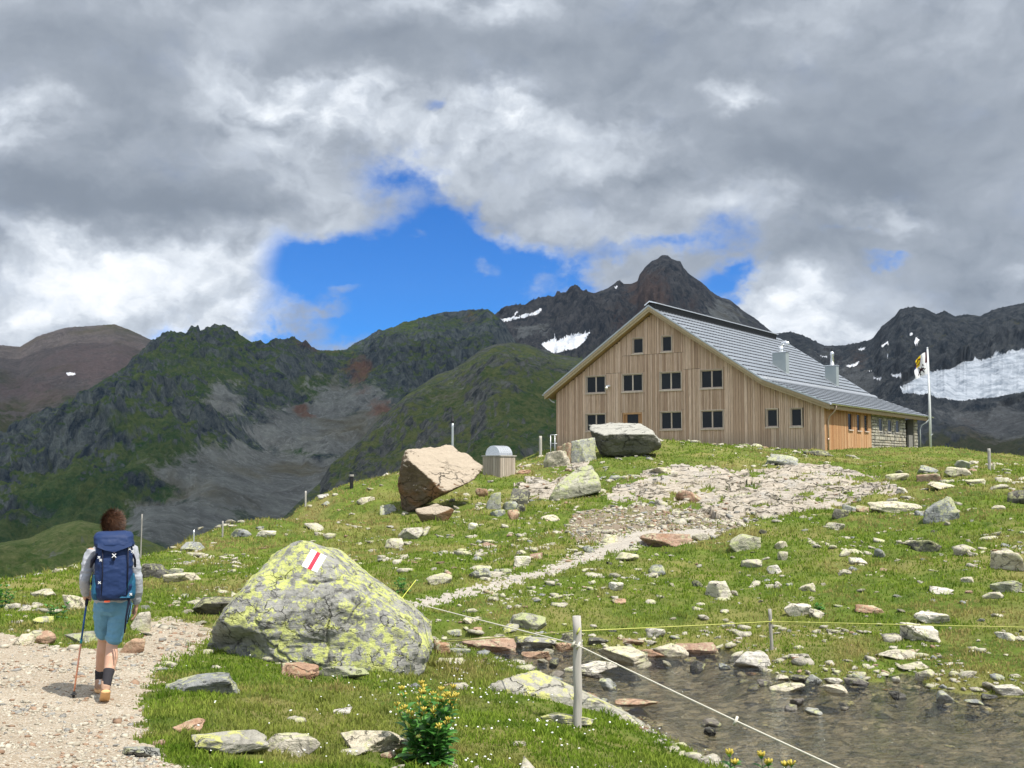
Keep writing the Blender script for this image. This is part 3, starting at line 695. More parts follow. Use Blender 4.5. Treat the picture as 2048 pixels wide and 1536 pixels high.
    # left massif with cliffs, green ledges and a long scree fan
    mountain('mountain', 'broad dark green and rocky mountainside at left', MM('left_massif', rock=(.17, .205, .21), rock2=(.024, .044, .072), grass=(.032, .098, .034), grass2=(.14, .19, .07), scree=(.31, .335, .335), red=(.26, .145, .105), sc=1.0),
             [(-420, 1000), (-100, 930), (0, 880), (90, 830), (170, 780), (235, 742), (290, 712), (330, 688), (350, 676), (372, 681), (395, 664), (402, 672), (425, 660), (455, 660), (485, 672), (510, 688), (530, 693), (560, 692), (590, 694), (604, 698), (612, 690), (622, 697), (645, 700), (690, 700), (715, 687), (735, 682), (750, 674), (765, 668), (790, 655), (830, 643), (880, 629), (915, 625), (945, 621), (975, 626), (990, 642), (1005, 662), (1020, 690), (1060, 740), (1120, 800)],
             [(-420, 900), (200, 1200), (420, 1300), (1120, 1650)], [(-420, 330), (300, 380), (700, 560), (1120, 700)], [(-420, 1240), (0, 1190), (300, 1190), (600, 1120), (800, 1020), (1120, 960)], 900, 560, .95, .62, 5, prof=1.12, jag=1.6, bulge=.12,
             masks=dict(scree=[(520, 960, 230, 75, 1.3), (640, 860, 170, 60, 1.2), (360, 1040, 130, 60, 1.25), (700, 800, 110, 60, .8), (450, 800, 60, 50, .75), (120, 1000, 90, 30, .4), (560, 1000, 120, 60, 1.)],
                        red=[(720, 740, 40, 60, .75), (640, 690, 60, 24, .6), (610, 825, 24, 16, 1.), (755, 815, 40, 30, .75), (940, 640, 30, 30, .5)],
                        veg=[(150, 1010, 190, 70, 1.), (60, 1080, 150, 60, 1.3), (180, 1080, 100, 60, 1.3), (350, 920, 120, 60, .9), (400, 720, 160, 60, .55), (420, 760, 260, 90, .35), (860, 700, 120, 50, .2), (640, 780, 60, 30, .9), (260, 840, 120, 60, .5), (600, 900, 30, 14, 1.)]),
             snow=None)
    # nearer rounded hill in the middle
    mountain('hill', 'rounded rocky green hill between left massif and hut', MM('middle_hill', rock=(.24, .25, .24), rock2=(.05, .068, .078), grass=(.05, .125, .035), grass2=(.20, .225, .09), sc=1.8, gbias=-.02),
             [(540, 1060), (600, 1000), (640, 965), (660, 930), (720, 880), (745, 850), (790, 810), (812, 790), (850, 765), (875, 748), (905, 738), (930, 722), (960, 700), (990, 688), (1025, 684), (1060, 690), (1085, 700), (1110, 708), (1150, 713), (1200, 725), (1300, 760), (1500, 830), (1700, 880)],
             [(540, 420), (800, 640), (1030, 760), (1700, 700)], [(540, 260), (900, 240), (1700, 200)], [(540, 1130), (800, 1080), (1100, 1000), (1700, 980)], 640, 420, .50, .36, 41, prof=1.0, jag=.8, bulge=.12,
             masks=dict(scree=[(900, 790, 110, 40, .45), (1060, 930, 80, 30, .4)], veg=[(1080, 800, 80, 50, .8), (980, 900, 140, 60, .4), (1000, 850, 200, 90, .25)]))
    # green grey foot slope in the valley, lower left
    mountain('slope', 'green valley slope beyond the turf edge at left', MM('valley_slope', rock=(.34, .34, .31), rock2=(.14, .145, .14), grass=(.10, .19, .04), grass2=(.30, .33, .13), sc=3., gbias=.35),
             [(-500, 1080), (-100, 1090), (0, 1085), (60, 1075), (110, 1050), (160, 1040), (230, 1055), (290, 1078), (340, 1100), (420, 1130), (520, 1150)], [(-500, 330), (520, 330)], [(-500, 120), (520, 150)], [(-500, 1330), (520, 1330)], 360, 200, .55, .5, 51, prof=.9, jag=.8,
             masks=dict(veg=[(60, 1120, 200, 60, .5)], scree=[(120, 1110, 70, 24, .5)]))
    # valley floor under everything
    X, Y = np.meshgrid(np.linspace(-2600, 2600, 60), np.linspace(100, 3600, 60)); Z = -130 + 12 * fbm(X / 300, Y / 300, 3, 2)
    V = np.stack([X, Y, Z], -1).reshape(-1, 3); idx = np.arange(3600).reshape(60, 60)
    Q = np.stack([idx[:-1, :-1], idx[:-1, 1:], idx[1:, 1:], idx[1:, :-1]], -1).reshape(-1, 4)
    tag(mesh_np('valley', V, Q, MM('valley_floor', sc=2., gbias=.4)), 'valley floor beneath the mountains', 'valley', kind='structure')
build_mountains()

# ------------------------------------------------------------------ unseen cloud deck added to shade the mountains
def build_shade_clouds():
    m, t = mat('shade_cloud_deck'); pos = t.node('ShaderNodeNewGeometry').outputs['Position']
    n = t.noise(t.vmath('SCALE', pos, scale=.001), 2.6, 5, .55)
    edge = t.mapr(t.node('ShaderNodeSeparateXYZ', i_0=pos).outputs[1], -260, -110)
    a = t.math('MULTIPLY', t.mapr(n, .30, .52, .22, .62), edge)
    tl = t.node('ShaderNodeBsdfTranslucent', i_Color=(.62, .66, .72, 1)); df = t.node('ShaderNodeBsdfDiffuse', i_Color=(.7, .7, .7, 1))
    ad = t.node('ShaderNodeMixShader', i_0=.25); t.l.new(tl.outputs[0], ad.inputs[1]); t.l.new(df.outputs[0], ad.inputs[2])
    tr = t.node('ShaderNodeBsdfTransparent'); mx = t.node('ShaderNodeMixShader'); t.link(a, mx.inputs[0]); t.l.new(tr.outputs[0], mx.inputs[1]); t.l.new(ad.outputs[0], mx.inputs[2])
    t.l.new(mx.outputs[0], t.out.inputs[0])
    xs = np.linspace(-1500, 3400, 40); ys = np.linspace(-280, 1900, 30); X, Y = np.meshgrid(xs, ys); Z = 900 + 40 * fbm(X / 400, Y / 400, 3, 8)
    V = np.stack([X, Y, Z], -1).reshape(-1, 3); idx = np.arange(X.size).reshape(X.shape)
    Q = np.stack([idx[:-1, :-1], idx[:-1, 1:], idx[1:, 1:], idx[1:, :-1]], -1).reshape(-1, 4)
    o = tag(mesh_np('shade_clouds', V, Q, m), 'unseen grey cloud layer added to shade the mountains', 'shade_clouds', kind='stuff')
build_shade_clouds()

def build_haze():
    m = bpy.data.materials.new('haze_air'); m.use_nodes = True; t = NT(m.node_tree); t.n.clear(); out = t.node('ShaderNodeOutputMaterial')
    v = t.node('ShaderNodeVolumePrincipled', i_Color=(.62, .76, .96, 1), i_Density=0.5e-4, i_Anisotropy=.25); t.l.new(v.outputs[0], out.inputs['Volume'])
    mb = MB(); mb.box(-2900, 2900, -420, 3900, -480, 640); tag(mb.build('haze', m), 'thin blue mountain air', 'haze', kind='stuff')
build_haze()
#__PART3__

# ------------------------------------------------------------------ rocks
_ICO = {}
def ico(sub):
    if sub not in _ICO:
        bm = bmesh.new(); bmesh.ops.create_icosphere(bm, subdivisions=sub, radius=1.0)
        bm.verts.ensure_lookup_table()
        v = np.array([q.co[:] for q in bm.verts]); v /= np.linalg.norm(v, axis=1)[:, None]
        f = np.array([[q.index for q in fc.verts] for fc in bm.faces]); bm.free(); _ICO[sub] = (v, f)
    return _ICO[sub]
def poly_radius(D, planes, p=26.0):
    """radius along unit directions D of a rounded solid bounded by planes (normal, distance)"""
    N = np.array([n for n, d in planes], float); N /= np.linalg.norm(N, axis=1)[:, None]; d = np.array([d for n, d in planes], float)
    q = np.maximum(D @ N.T, 0) / d
    return 1.0 / np.maximum((q ** p).sum(1) ** (1.0 / p), 1e-3)
def rock_mesh(seed, sub=4, n=15, flat=0.6, rough=0.05, sharp=60, top=None, dmin=.55):
    """a faceted stone in the box [-1,1]^3"""
    r = np.random.RandomState(seed); D, Fc = ico(sub)
    planes = []
    for _ in range(n):
        v = r.normal(size=3); v /= np.linalg.norm(v); planes.append((v, r.uniform(dmin, 1.0)))
    for ax in range(3):
        for s_ in (-1, 1): q = np.zeros(3); q[ax] = s_; planes.append((q + r.normal(size=3) * .12, 1.0))
    t = r.normal(size=3) * .13; planes.append(((t[0], t[1], 1), top or r.uniform(.5, .75)))
    V = D * poly_radius(D, planes, sharp)[:, None]
    nz = fbm3(V * 1.6 + seed * 3.1, 4, seed) * rough * 1.6 + (np.abs(fbm3(V * np.array([2.5, 2.5, 5.0]) + seed, 4, seed + 7)) - .2) * -rough * 1.4
    led = fbm3(V * 2.3 + seed, 3, seed + 3) * 4; nz = nz + rough * .9 * (np.floor(led) + sstep(.6, .95, led - np.floor(led))) / 2
    V = V * (1 + nz)[:, None]
    V = V - (V.max(0) + V.min(0)) / 2; V = V / ((V.max(0) - V.min(0)) / 2)
    return V, Fc
STONE_FOOT = []   # x, y, rx, ry, angle: where turf must not grow through low stones
def stone(bbox, kind, label, n=None, depth=.8, tilt=0.0, group=None, cat='stone', name='stone', sub=None, wet=False, seed=None, rough=.05, sharp=60, sunk=.55, name_group=None, Yfix=None, planes=None):
    x0, y0, x1, y1 = bbox; cx = (x0 + x1) / 2
    seed = seed if seed is not None else int(x0 * 7 + y0 * 13) % 9973
    P = ground_hit(cx, y1 - 1.0) if Yfix is None else at(cx, y1, Yfix)
    W = (x1 - x0) * P[1] / F
    dep = W * depth
    slope = max(-P[2] / P[1], 0.03)
    Hh = (y1 - y0) * P[1] / F - slope * dep * .5
    Hh = max(Hh, 0.30 * (y1 - y0) * P[1] / F) * (.82 if (x1 - x0) < 130 else .95)
    V, Fc = rock_mesh(seed, dmin=.42, sub=sub or (6 if (x1 - x0) > 110 else 5 if (x1 - x0) > 50 else 4 if (x1 - x0) > 22 else 3), n=n or 14, rough=rough, sharp=sharp)
    if (x1 - x0) > 60 and planes is None: V[:, 2] = V[:, 2] + .10 * fbm3(V * 1.7 + seed, 2, seed)
    tot = Hh * (1 + sunk)
    V = V * np.array([W / 2, dep / 2, tot / 2])
    if tilt: c, s_ = math.cos(R(tilt)), math.sin(R(tilt)); V = np.stack([V[:, 0] * c + V[:, 2] * s_, V[:, 1], -V[:, 0] * s_ + V[:, 2] * c], -1)
    V[:, 2] += Hh - V[:, 2].max() 
    o = mesh_np(name, V, Fc, M[kind])
    o.location = (P[0], P[1] + dep * .45, P[2] if Yfix is None else P[2])
    o.rotation_euler = (0, 0, -math.atan2(P[0], P[1]))
    tag(o, label, cat, group)
    STONE_FOOT.append((o.location[0], o.location[1], W / 2 * .96, dep / 2 * .96, 0.0))
    return o
def hewn(name, label, outline, base_px, Y, front, matl, depth=1.0, sub=6, rough=.03, cat='boulder', extra=(), lift=0.0, dents=(), cracks=(), chips=0, sharp=40, seed=1, strat=(2.5, 2.5, 5.)):
    """a large boulder: outline = silhouette in the photo, front = facets turned to the viewer as (pixel x, pixel y, normal);
    built in metres round its own centre with real depth"""
    s = Y / F; ys = [p[1] for p in outline]; xs = [p[0] for p in outline]
    cx, cy = (min(xs) + max(xs)) / 2, (min(ys) + max(ys)) / 2
    C = at(cx, cy, Y); pl = []
    n = len(outline); area = sum(outline[i][0] * outline[(i + 1) % n][1] - outline[(i + 1) % n][0] * outline[i][1] for i in range(n))
    for i in range(n):
        (ax, ay), (bx, by) = outline[i], outline[(i + 1) % n]
        ex, ey = bx - ax, by - ay; nx, ny = (ey, -ex) if area > 0 else (-ey, ex)
        L = math.hypot(nx, ny); nx /= L; ny /= L
        d = ((ax - cx) * nx + (ay - cy) * ny) * s
        pl.append(((nx, .12 * math.sin(i * 2.1), -ny), max(d, .02)))
    Wd = (max(xs) - min(xs)) * s
    for (qx, qy, nv) in front:
        nv = np.array(nv, float); nv /= np.linalg.norm(nv); q = np.array([(qx - cx) * s, 0, -(qy - cy) * s]); off = q @ nv
        pl.append((nv, max(off + abs(nv[1]) * Wd * .5 * depth * .62, .05)))
    pl += [((.1, 1, .1), Wd * .5 * depth), ((-.5, .8, .2), Wd * .55 * depth), ((.6, .8, .1), Wd * .55 * depth)] + list(extra)
    D, Fc = ico(sub); V = D * poly_radius(D, pl, sharp)[:, None]; rc = np.random.RandomState(seed + 500)
    for _ in range(chips):
        nv = rc.normal(size=3); nv[1] = -abs(nv[1]) - .2; nv /= np.linalg.norm(nv); pl.append((nv, float((V @ nv).max()) * rc.uniform(.87, .955)))
    if chips: V = D * poly_radius(D, pl, sharp)[:, None]
    k = 2.2 / Wd
    nz = fbm3(V * k * 1.6 + seed, 5, seed, .55) * rough * 1.5 - (np.abs(fbm3(V * k * np.array(strat) * .8 + 3, 5, seed + 5, .6)) - .15) * rough * 1.8
    crack = np.exp(-(fbm3(V * k * 1.1 + 9, 3, seed + 13) / .018) ** 2) * .035
    led = fbm3(V * k * 1.5 * np.array([1, 1, 1.6]) + seed, 3, seed + 33) * 3.6; fl_ = np.floor(led)
    nz = nz + rough * .8 * (fl_ + sstep(.72, .97, led - fl_)) / 2
    qx, qy = proj(V + C); fr = (V[:, 1] < 0)
    for (ax, ay, rx, ry, dd) in dents: nz = nz - dd * fr * np.exp(-(((qx - ax) / rx) ** 2 + ((qy - ay) / ry) ** 2) ** 1.6)
    for pl_, wd, dd in cracks:
        dm = np.full(len(V), 1e9); jx = qx + 5 * fbm3(V * k * 4, 3, 71); jy = qy + 5 * fbm3(V * k * 4, 3, 72)
        for (ax, ay), (bx, by) in zip(pl_[:-1], pl_[1:]):
            ex, ey = bx - ax, by - ay; tt = np.clip(((jx - ax) * ex + (jy - ay) * ey) / (ex * ex + ey * ey), 0, 1); dm = np.minimum(dm, np.hypot(jx - ax - tt * ex, jy - ay - tt * ey))
        nz = nz - dd * fr * np.exp(-(dm / wd) ** 2)
    V = V * (1 + nz - crack)[:, None]
    o = mesh_np(name, V, Fc, matl); o.location = tuple(C + np.array([0, 0, lift])); tag(o, label, cat)
    STONE_FOOT.append((C[0], C[1], Wd * .46, Wd * .40 * depth, 0.0))
    return o

# the lichen covered boulder with the painted trail mark
Y1 = 14.35
b1 = hewn('boulder', 'big lichen covered boulder with painted white red white mark beside the path',
          [(425, 1296), (452, 1240), (490, 1180), (556, 1106), (590, 1087), (640, 1095), (700, 1140), (765, 1182), (805, 1212), (846, 1246), (864, 1288), (864, 1316), (836, 1350), (760, 1350), (640, 1352), (500, 1332), (428, 1318)],
          1350, Y1, [(640, 1200, (-.05, -.80, .60)), (480, 1290, (-.75, -.62, -.10)), (690, 1300, (.10, -.99, .05)), (820, 1290, (.66, -.72, .22)), (610, 1110, (.10, -.62, .78)), (740, 1180, (.38, -.66, .62)), (545, 1330, (-.2, -.9, -.38))],
          M['lichen'], depth=.95, sub=7, rough=.05, seed=3, sharp=170, chips=30,
          dents=[(735, 1240, 60, 34, .10), (690, 1290, 90, 22, .06), (470, 1300, 50, 30, .10), (560, 1140, 22, 40, .05), (800, 1290, 22, 30, .06)],
          cracks=[([(640, 1150), (600, 1205), (565, 1245), (550, 1300)], 3.0, .04), ([(665, 1210), (655, 1260), (660, 1340)], 2.5, .04), ([(770, 1160), (720, 1215), (700, 1260)], 2.5, .03), ([(850, 1230), (850, 1290), (830, 1330)], 3, .04)])
def paint_mark(boulder):
    me = boulder.data; loc = np.array(boulder.location)
    bv = BVHTree.FromPolygons([tuple(v.co) for v in me.vertices], [tuple(p.vertices) for p in me.polygons])
    c = [(623, 1098), (653, 1112), (634, 1145), (603, 1132)]
    nu, nv_ = 24, 28; V = np.zeros((nv_ + 1, nu + 1, 3))
    for j in range(nv_ + 1):
        for i in range(nu + 1):
            u, v = i / nu, j / nv_
            jx = (.8 * math.sin(j * 1.7) if i in (0, nu) else 0)
            px = (1 - v) * ((1 - u) * c[0][0] + u * c[1][0]) + v * ((1 - u) * c[3][0] + u * c[2][0]) + jx
            py = (1 - v) * ((1 - u) * c[0][1] + u * c[1][1]) + v * ((1 - u) * c[3][1] + u * c[2][1])
            d = Vector(ray(px, py)).normalized(); h = bv.ray_cast(Vector(-loc), d)
            q = h[0] - d * .006 if h[0] else Vector(at(px, py, Y1 - 1) - loc)
            V[j, i] = q
    idx = np.arange(V.shape[0] * V.shape[1]).reshape(V.shape[:2])
    Q = np.stack([idx[:-1, :-1], idx[:-1, 1:], idx[1:, 1:], idx[1:, :-1]], -1).reshape(-1, 4)
    ii = np.tile(np.arange(nu), nv_); mi = ((ii >= 9) & (ii < 15)).astype(int)
    ms = []
    for nm, a, b in (('white_trail_paint', (.82, .82, .84), (.45, .45, .44)), ('red_trail_paint', (.60, .035, .06), (.42, .06, .07))):
        m, t = mat(nm); tc = t.node('ShaderNodeTexCoord').outputs['Object']
        fin(t, t.mix(t.mapr(t.noise(tc, 22., 7, .7), .58, .68), a, b), .6, t.bump(t.noise(tc, 30., 4), .4, .01)); ms.append(m)
    o = mesh_np('painted_mark', V.reshape(-1, 3), Q, None, boulder, mats=ms, mi=mi); o['label'] = 'white red white painted hiking trail mark'
paint_mark(b1)

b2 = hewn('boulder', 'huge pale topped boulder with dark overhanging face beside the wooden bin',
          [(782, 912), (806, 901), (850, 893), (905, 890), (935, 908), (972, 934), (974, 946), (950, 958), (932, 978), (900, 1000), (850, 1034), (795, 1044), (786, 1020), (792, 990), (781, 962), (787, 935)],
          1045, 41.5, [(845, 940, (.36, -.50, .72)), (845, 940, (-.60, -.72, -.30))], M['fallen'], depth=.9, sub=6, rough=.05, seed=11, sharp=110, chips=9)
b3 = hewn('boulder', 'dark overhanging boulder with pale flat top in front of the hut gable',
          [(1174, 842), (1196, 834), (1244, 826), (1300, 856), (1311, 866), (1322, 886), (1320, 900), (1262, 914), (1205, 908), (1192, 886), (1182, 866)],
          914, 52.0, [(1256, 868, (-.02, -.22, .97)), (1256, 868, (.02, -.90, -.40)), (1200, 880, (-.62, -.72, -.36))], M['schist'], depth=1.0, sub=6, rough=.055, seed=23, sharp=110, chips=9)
b4 = hewn('boulder', 'long yellow lichen slab boulder sloping into the water behind the fence post',
          [(983, 1352), (992, 1328), (1030, 1326), (1110, 1358), (1200, 1400), (1300, 1444), (1300, 1456), (1200, 1444), (1110, 1424), (1020, 1398), (978, 1378)],
          1430, 12.9, [(1120, 1390, (.10, -.42, .90)), (1000, 1375, (-.45, -.85, .0)), (1150, 1430, (.0, -.95, .2))], M['lichen2'], depth=.42, sub=6, rough=.03, seed=31, sharp=40)
b5 = hewn('boulder', 'tilted pale mossy slab in the turf below the dark overhanging boulder',
          [(1098, 998), (1110, 975), (1150, 940), (1185, 932), (1198, 955), (1200, 985), (1170, 992), (1125, 1008), (1104, 1010)],
          1010, 41.0, [(1150, 970, (-.15, -.66, .74)), (1150, 1005, (0, -.95, -.1))], M['mossy'], depth=.7, sub=5, rough=.04, seed=37)

# stones one can tell apart: (box in the photo), material, label, options
ST = [
 ((1858, 986, 1927, 1046), 'grey', 'pointed grey rock standing upright at the right end of the long flat slab', dict(depth=.8, n=9)),
 ((1747, 1000, 1852, 1030), 'pale', 'long flat pale slab left of the pointed grey rock', dict(depth=.6)),
 ((1668, 1014, 1702, 1037), 'dark', 'dark grey stone in the small trio left of the long flat slab', {}),
 ((1688, 1006, 1716, 1026), 'grey', 'grey stone in the middle of the small trio left of the long flat slab', {}),
 ((1714, 1009, 1741, 1026), 'pink', 'pinkish stone in the small trio left of the long flat slab', {}),
 ((1776, 944, 1822, 963), 'pale', 'pale slab with dark underside left of the salmon coloured slab', dict(depth=.6)),
 ((1840, 945, 1893, 967), 'pink', 'salmon coloured slab on the knoll right of the flagpole foot', dict(depth=.7)),
 ((1841, 929, 1881, 948), 'grey', 'blue grey rock resting behind the salmon coloured slab', {}),
 ((1899, 930, 1963, 953), 'pale', 'broad pale rock on the crest with a grey stone on it', {}),
 ((1914, 917, 1944, 932), 'grey', 'grey stone capping the broad pale rock on the crest', dict(Yfix=44)),
 ((1937, 957, 1979, 971), 'pale', 'flat pale stone just below the crest near the white marker post', {}),
 ((1998, 954, 2030, 967), 'pale', 'low pale stone on the crest at the right picture edge', {}),
 ((2024, 974, 2068, 1012), 'dark', 'dark rock cut by the right picture edge below the crest', {}),
 ((1864, 961, 1917, 979), 'pale', 'pale slab in the turf just below the salmon coloured slab', {}),
 ((1795, 973, 1822, 989), 'white', 'small white rock at the right tip of the bedrock outcrop', {}),
 ((1988, 1010, 2015, 1021), 'pale', 'small brownish white stone right of the pointed grey rock', {}),
 ((1464, 1066, 1527, 1104), 'mossy', 'rounded pale green tinted rock on the right slope above the middle', dict(n=9)),
 ((1385, 1064, 1422, 1083), 'pale', 'slanting pale stone at the upper edge of the gravel path', {}),
 ((1230, 1103, 1280, 1126), 'pale', 'blocky pale rock at the lower edge of the gravel path', {}),
 ((1654, 1043, 1694, 1062), 'pale', 'two humped pale rock above the right slope, left of the long slab', {}),
 ((1551, 1081, 1580, 1099), 'pale', 'small pale rock right of the rounded green tinted rock', {}),
 ((1485, 1116, 1528, 1137), 'pale', 'broken pale rock just below the rounded green tinted rock', {}),
 ((1536, 1129, 1572, 1149), 'white', 'bright rounded rock below and right of the rounded green tinted rock', {}),
 ((1557, 1102, 1578, 1124), 'pale', 'upright pale stone between two small rocks on the right slope', {}),
 ((1702, 1112, 1739, 1131), 'white', 'white jagged rock in the middle of the right slope', {}),
 ((1823, 1077, 1888, 1107), 'dark', 'dark peaty rock ledge in the upper right slope', dict(depth=.6)),
 ((1994, 1093, 2064, 1145), 'pale', 'large pale slab with dark underside at the right picture edge', {}),
 ((1413, 1158, 1477, 1201), 'white', 'large square white rock in the middle of the right slope', dict(n=7)),
 ((1385, 1160, 1407, 1178), 'dark', 'small dark stone left of the large square white rock', {}),
 ((1218, 1161, 1248, 1184), 'white', 'rounded white stone alone in the turf below the gravel path', {}),
 ((1224, 1196, 1253, 1210), 'pink', 'low reddish stone in the turf above the yellow rope', {}),
 ((1601, 1163, 1634, 1185), 'pale', 'pale rock with a shadowed side right of the large square white rock', {}),
 ((1679, 1139, 1708, 1154), 'pale', 'small pale rock with a dark hollow left side on the right slope', {}),
 ((1867, 1174, 1913, 1191), 'white', 'bluish white flat rock on the right slope', {}),
 ((1926, 1154, 1953, 1167), 'pale', 'small slanting pale stone right of the bluish white flat rock', {}),
 ((1969, 1183, 2011, 1200), 'pale', 'long pale stone near the right picture edge above the rope', dict(depth=.6)),
 ((1992, 1156, 2052, 1187), 'mossy', 'mossy grey rock heap at the right picture edge', {}),
 ((1574, 1203, 1628, 1234), 'white', 'white rock spotted with black lichen above the second fence post', {}),
 ((1621, 1216, 1652, 1241), 'pale', 'pointed pale stone right of the black spotted white rock', {}),
 ((1717, 1207, 1774, 1230), 'pink', 'pale pinkish rock with arched top above the yellow rope', {}),
 ((1839, 1223, 1907, 1250), 'white', 'broad crumbly white rock just above the yellow rope at right', {}),
 ((1812, 1243, 1890, 1287), 'white', 'large white rock with black patches just below the yellow rope at right', {}),
 ((1997, 1262, 2041, 1283), 'white', 'white rock below the yellow rope near the right picture edge', {}),
 ((1759, 1297, 1856, 1320), 'pale', 'long low pale slab on the far bank below the rope', dict(depth=.5)),
 ((1580, 1305, 1626, 1321), 'white', 'low white rock on the far bank right of the second fence post', {}),
 ((1473, 1298, 1552, 1335), 'white', 'large white rock at the water edge beside the second fence post', dict(depth=.9)),
 ((1803, 1324, 1872, 1342), 'pale', 'flat grey stone bridging the little inlet of the far bank', dict(depth=.6)),
 ((1836, 1337, 1874, 1361), 'pale', 'pale rock below the flat grey stone at the little inlet', {}),
 ((1997, 1367, 2056, 1394), 'white', 'white rock at the water edge at the right picture edge', {}),
 ((1352, 1282, 1440, 1308), 'pink', 'smooth pinkish slab running into the water', dict(depth=.6)),
 ((1308, 1284, 1380, 1315), 'pale', 'pale slab left of the smooth pinkish slab at the water', dict(depth=.6)),
 ((1196, 1293, 1302, 1329), 'pale', 'big slab with dark left face at the upper water edge', dict(depth=.7, n=8)),
 ((1284, 1297, 1334, 1314), 'pink', 'narrow slab squeezed between the big slabs at the upper water edge', {}),
 ((1127, 1319, 1236, 1348), 'white', 'long white slab lying in the water behind the fence post', dict(depth=.4, sunk=.6)),
 ((1199, 1357, 1235, 1378), 'grey', 'grey triangular stone in the water right of the fence post', dict(sunk=.6, n=6)),
 ((1164, 1346, 1205, 1358), 'wet', 'thin dark stone in the water below the long white slab', dict(sunk=.6, depth=.5)),
 ((1381, 1319, 1413, 1343), 'dark', 'dark rounded stone in the water below the pinkish slab', dict(sunk=.6)),
 ((1439, 1327, 1462, 1339), 'grey', 'small grey stone in the water left of the large white shore rock', dict(sunk=.6)),
 ((1232, 1400, 1320, 1413), 'pink', 'flat reddish slab just breaking the water in the middle of the pool', dict(sunk=.8, depth=.5)),
 ((1404, 1438, 1446, 1454), 'wet', 'upper of two dark stones in the near part of the pool', dict(sunk=.6)),
 ((1409, 1453, 1434, 1470), 'dark', 'lower of two dark stones in the near part of the pool', dict(sunk=.6)),
 ((1542, 1365, 1613, 1384), 'pale', 'long pale stone in the pool below the second fence post', dict(sunk=.6, depth=.5)),
 ((1649, 1367, 1703, 1389), 'pale', 'pale stone pair block in the pool near the far bank', dict(sunk=.6)),
 ((1517, 1360, 1548, 1373), 'wet', 'small dark flat stone left of the long pale stone in the pool', dict(sunk=.6)),
 ((1583, 1396, 1610, 1411), 'wet', 'dark stone with pale tip in the middle of the pool', dict(sunk=.6)),
 ((1571, 1410, 1597, 1422), 'wet', 'low wet stone left of the flat pale stone in the pool', dict(sunk=.8)),
 ((1613, 1417, 1648, 1431), 'grey', 'flat pale grey stone farthest out in the pool', dict(sunk=.8)),
 ((1682, 1414, 1699, 1422), 'wet', 'tiny wet stone right of the flat pale grey stone in the pool', dict(sunk=.8)),
 ((1782, 1383, 1817, 1399), 'dark', 'black rounded stone in the pool before the inlet', dict(sunk=.6)),
 ((1935, 1401, 1972, 1412), 'grey', 'flat grey stone in the pool near the right picture edge', dict(sunk=.8)),
 ((1968, 1387, 2000, 1402), 'dark', 'dark stone at the far shore near the right picture edge', dict(sunk=.6)),
 ((1583, 1350, 1622, 1367), 'dark', 'dark stone under the turf edge of the far bank', {}),
 ((1612, 1347, 1648, 1369), 'grey', 'leaning grey stone under the turf edge of the far bank', {}),
 ((1652, 1355, 1690, 1367), 'white', 'low white stone under the turf edge of the far bank', {}),
 ((1553, 1350, 1580, 1362), 'pale', 'thin pale stone where the turf edge begins at the far bank', {}),
 ((1690, 1356, 1740, 1372), 'wet', 'wet brown stone strip under the turf edge of the far bank', dict(depth=.4)),
 ((1786, 1352, 1802, 1366), 'white', 'small white stone at the left corner of the inlet', {}),
 ((1878, 1382, 1912, 1402), 'grey', 'grey stone in the shallow water right of the inlet', dict(sunk=.6)),
 ((1027, 1109, 1062, 1136), 'white', 'blocky white stone above the gravel path', {}),
 ((1058, 1104, 1087, 1120), 'pink', 'low brown stone right of the blocky white stone above the gravel path', {}),
 ((850, 1144, 903, 1172), 'pale', 'broad pale rock above the start of the gravel path', {}),
 ((935, 1135, 983, 1160), 'grey', 'rounded grey rock above the gravel path', {}),
 ((997, 1136, 1024, 1150), 'mossy', 'small greenish stone above the gravel path', {}),
 ((1201, 1068, 1237, 1089), 'pale', 'slanting pale stone in the bare ground above the gravel path', {}),
 ((1284, 1062, 1392, 1094), 'pink', 'long smooth pinkish rock rising beside the gravel path', dict(depth=.8)),
 ((1017, 1224, 1095, 1263), 'mossy', 'pale rock half sunk in the turf above the stream', {}),
 ((1004, 1249, 1049, 1269), 'lichen2', 'yellowish sloping slab above the stream', {}),
 ((1026, 1270, 1114, 1296), 'lichen2', 'broad yellowish slab at the stream crossing', dict(depth=.6)),
 ((922, 1274, 1035, 1305), 'pink', 'wide reddish slab in the stream crossing', dict(depth=.6)),
 ((946, 1256, 973, 1273), 'pink', 'small orange stone on the upper edge of the stream crossing', {}),
 ((881, 1260, 928, 1278), 'grey', 'grey stone right behind the lichen boulder at the stream', {}),
 ((925, 1239, 956, 1254), 'pale', 'pale stone in the turf above the stream crossing', {}),
 ((1293, 1254, 1333, 1277), 'white', 'pyramid shaped white rock on the far bank left of the second post', dict(n=6)),
 ((1120, 1262, 1172, 1288), 'dark', 'dark wet rock hidden behind the fence post', {}),
 ((1178, 1280, 1225, 1294), 'dark', 'dark rock right of the fence post above the big slab', {}),
 ((1240, 1279, 1290, 1296), 'pink', 'brown rock above the narrow slab at the upper water edge', {}),
 ((1110, 1284, 1160, 1302), 'pink', 'reddish slab left of the fence post at the stream', dict(depth=.5)),
 ((1042, 1300, 1100, 1316), 'pink', 'flat reddish slab in the lower stream crossing', dict(depth=.5)),
 ((1098, 1314, 1118, 1334), 'dark', 'small upright dark stone in the stream left of the fence post', dict(sunk=.5)),
 ((1098, 1342, 1130, 1354), 'wet', 'flat wet stone in the water behind the yellow lichen slab', dict(sunk=.6)),
 ((895, 1296, 940, 1312), 'grey', 'grey stone in the stream beside the lichen boulder', {}),
 ((866, 1276, 900, 1312), 'pink', 'brown rock leaning against the right foot of the lichen boulder', {}),
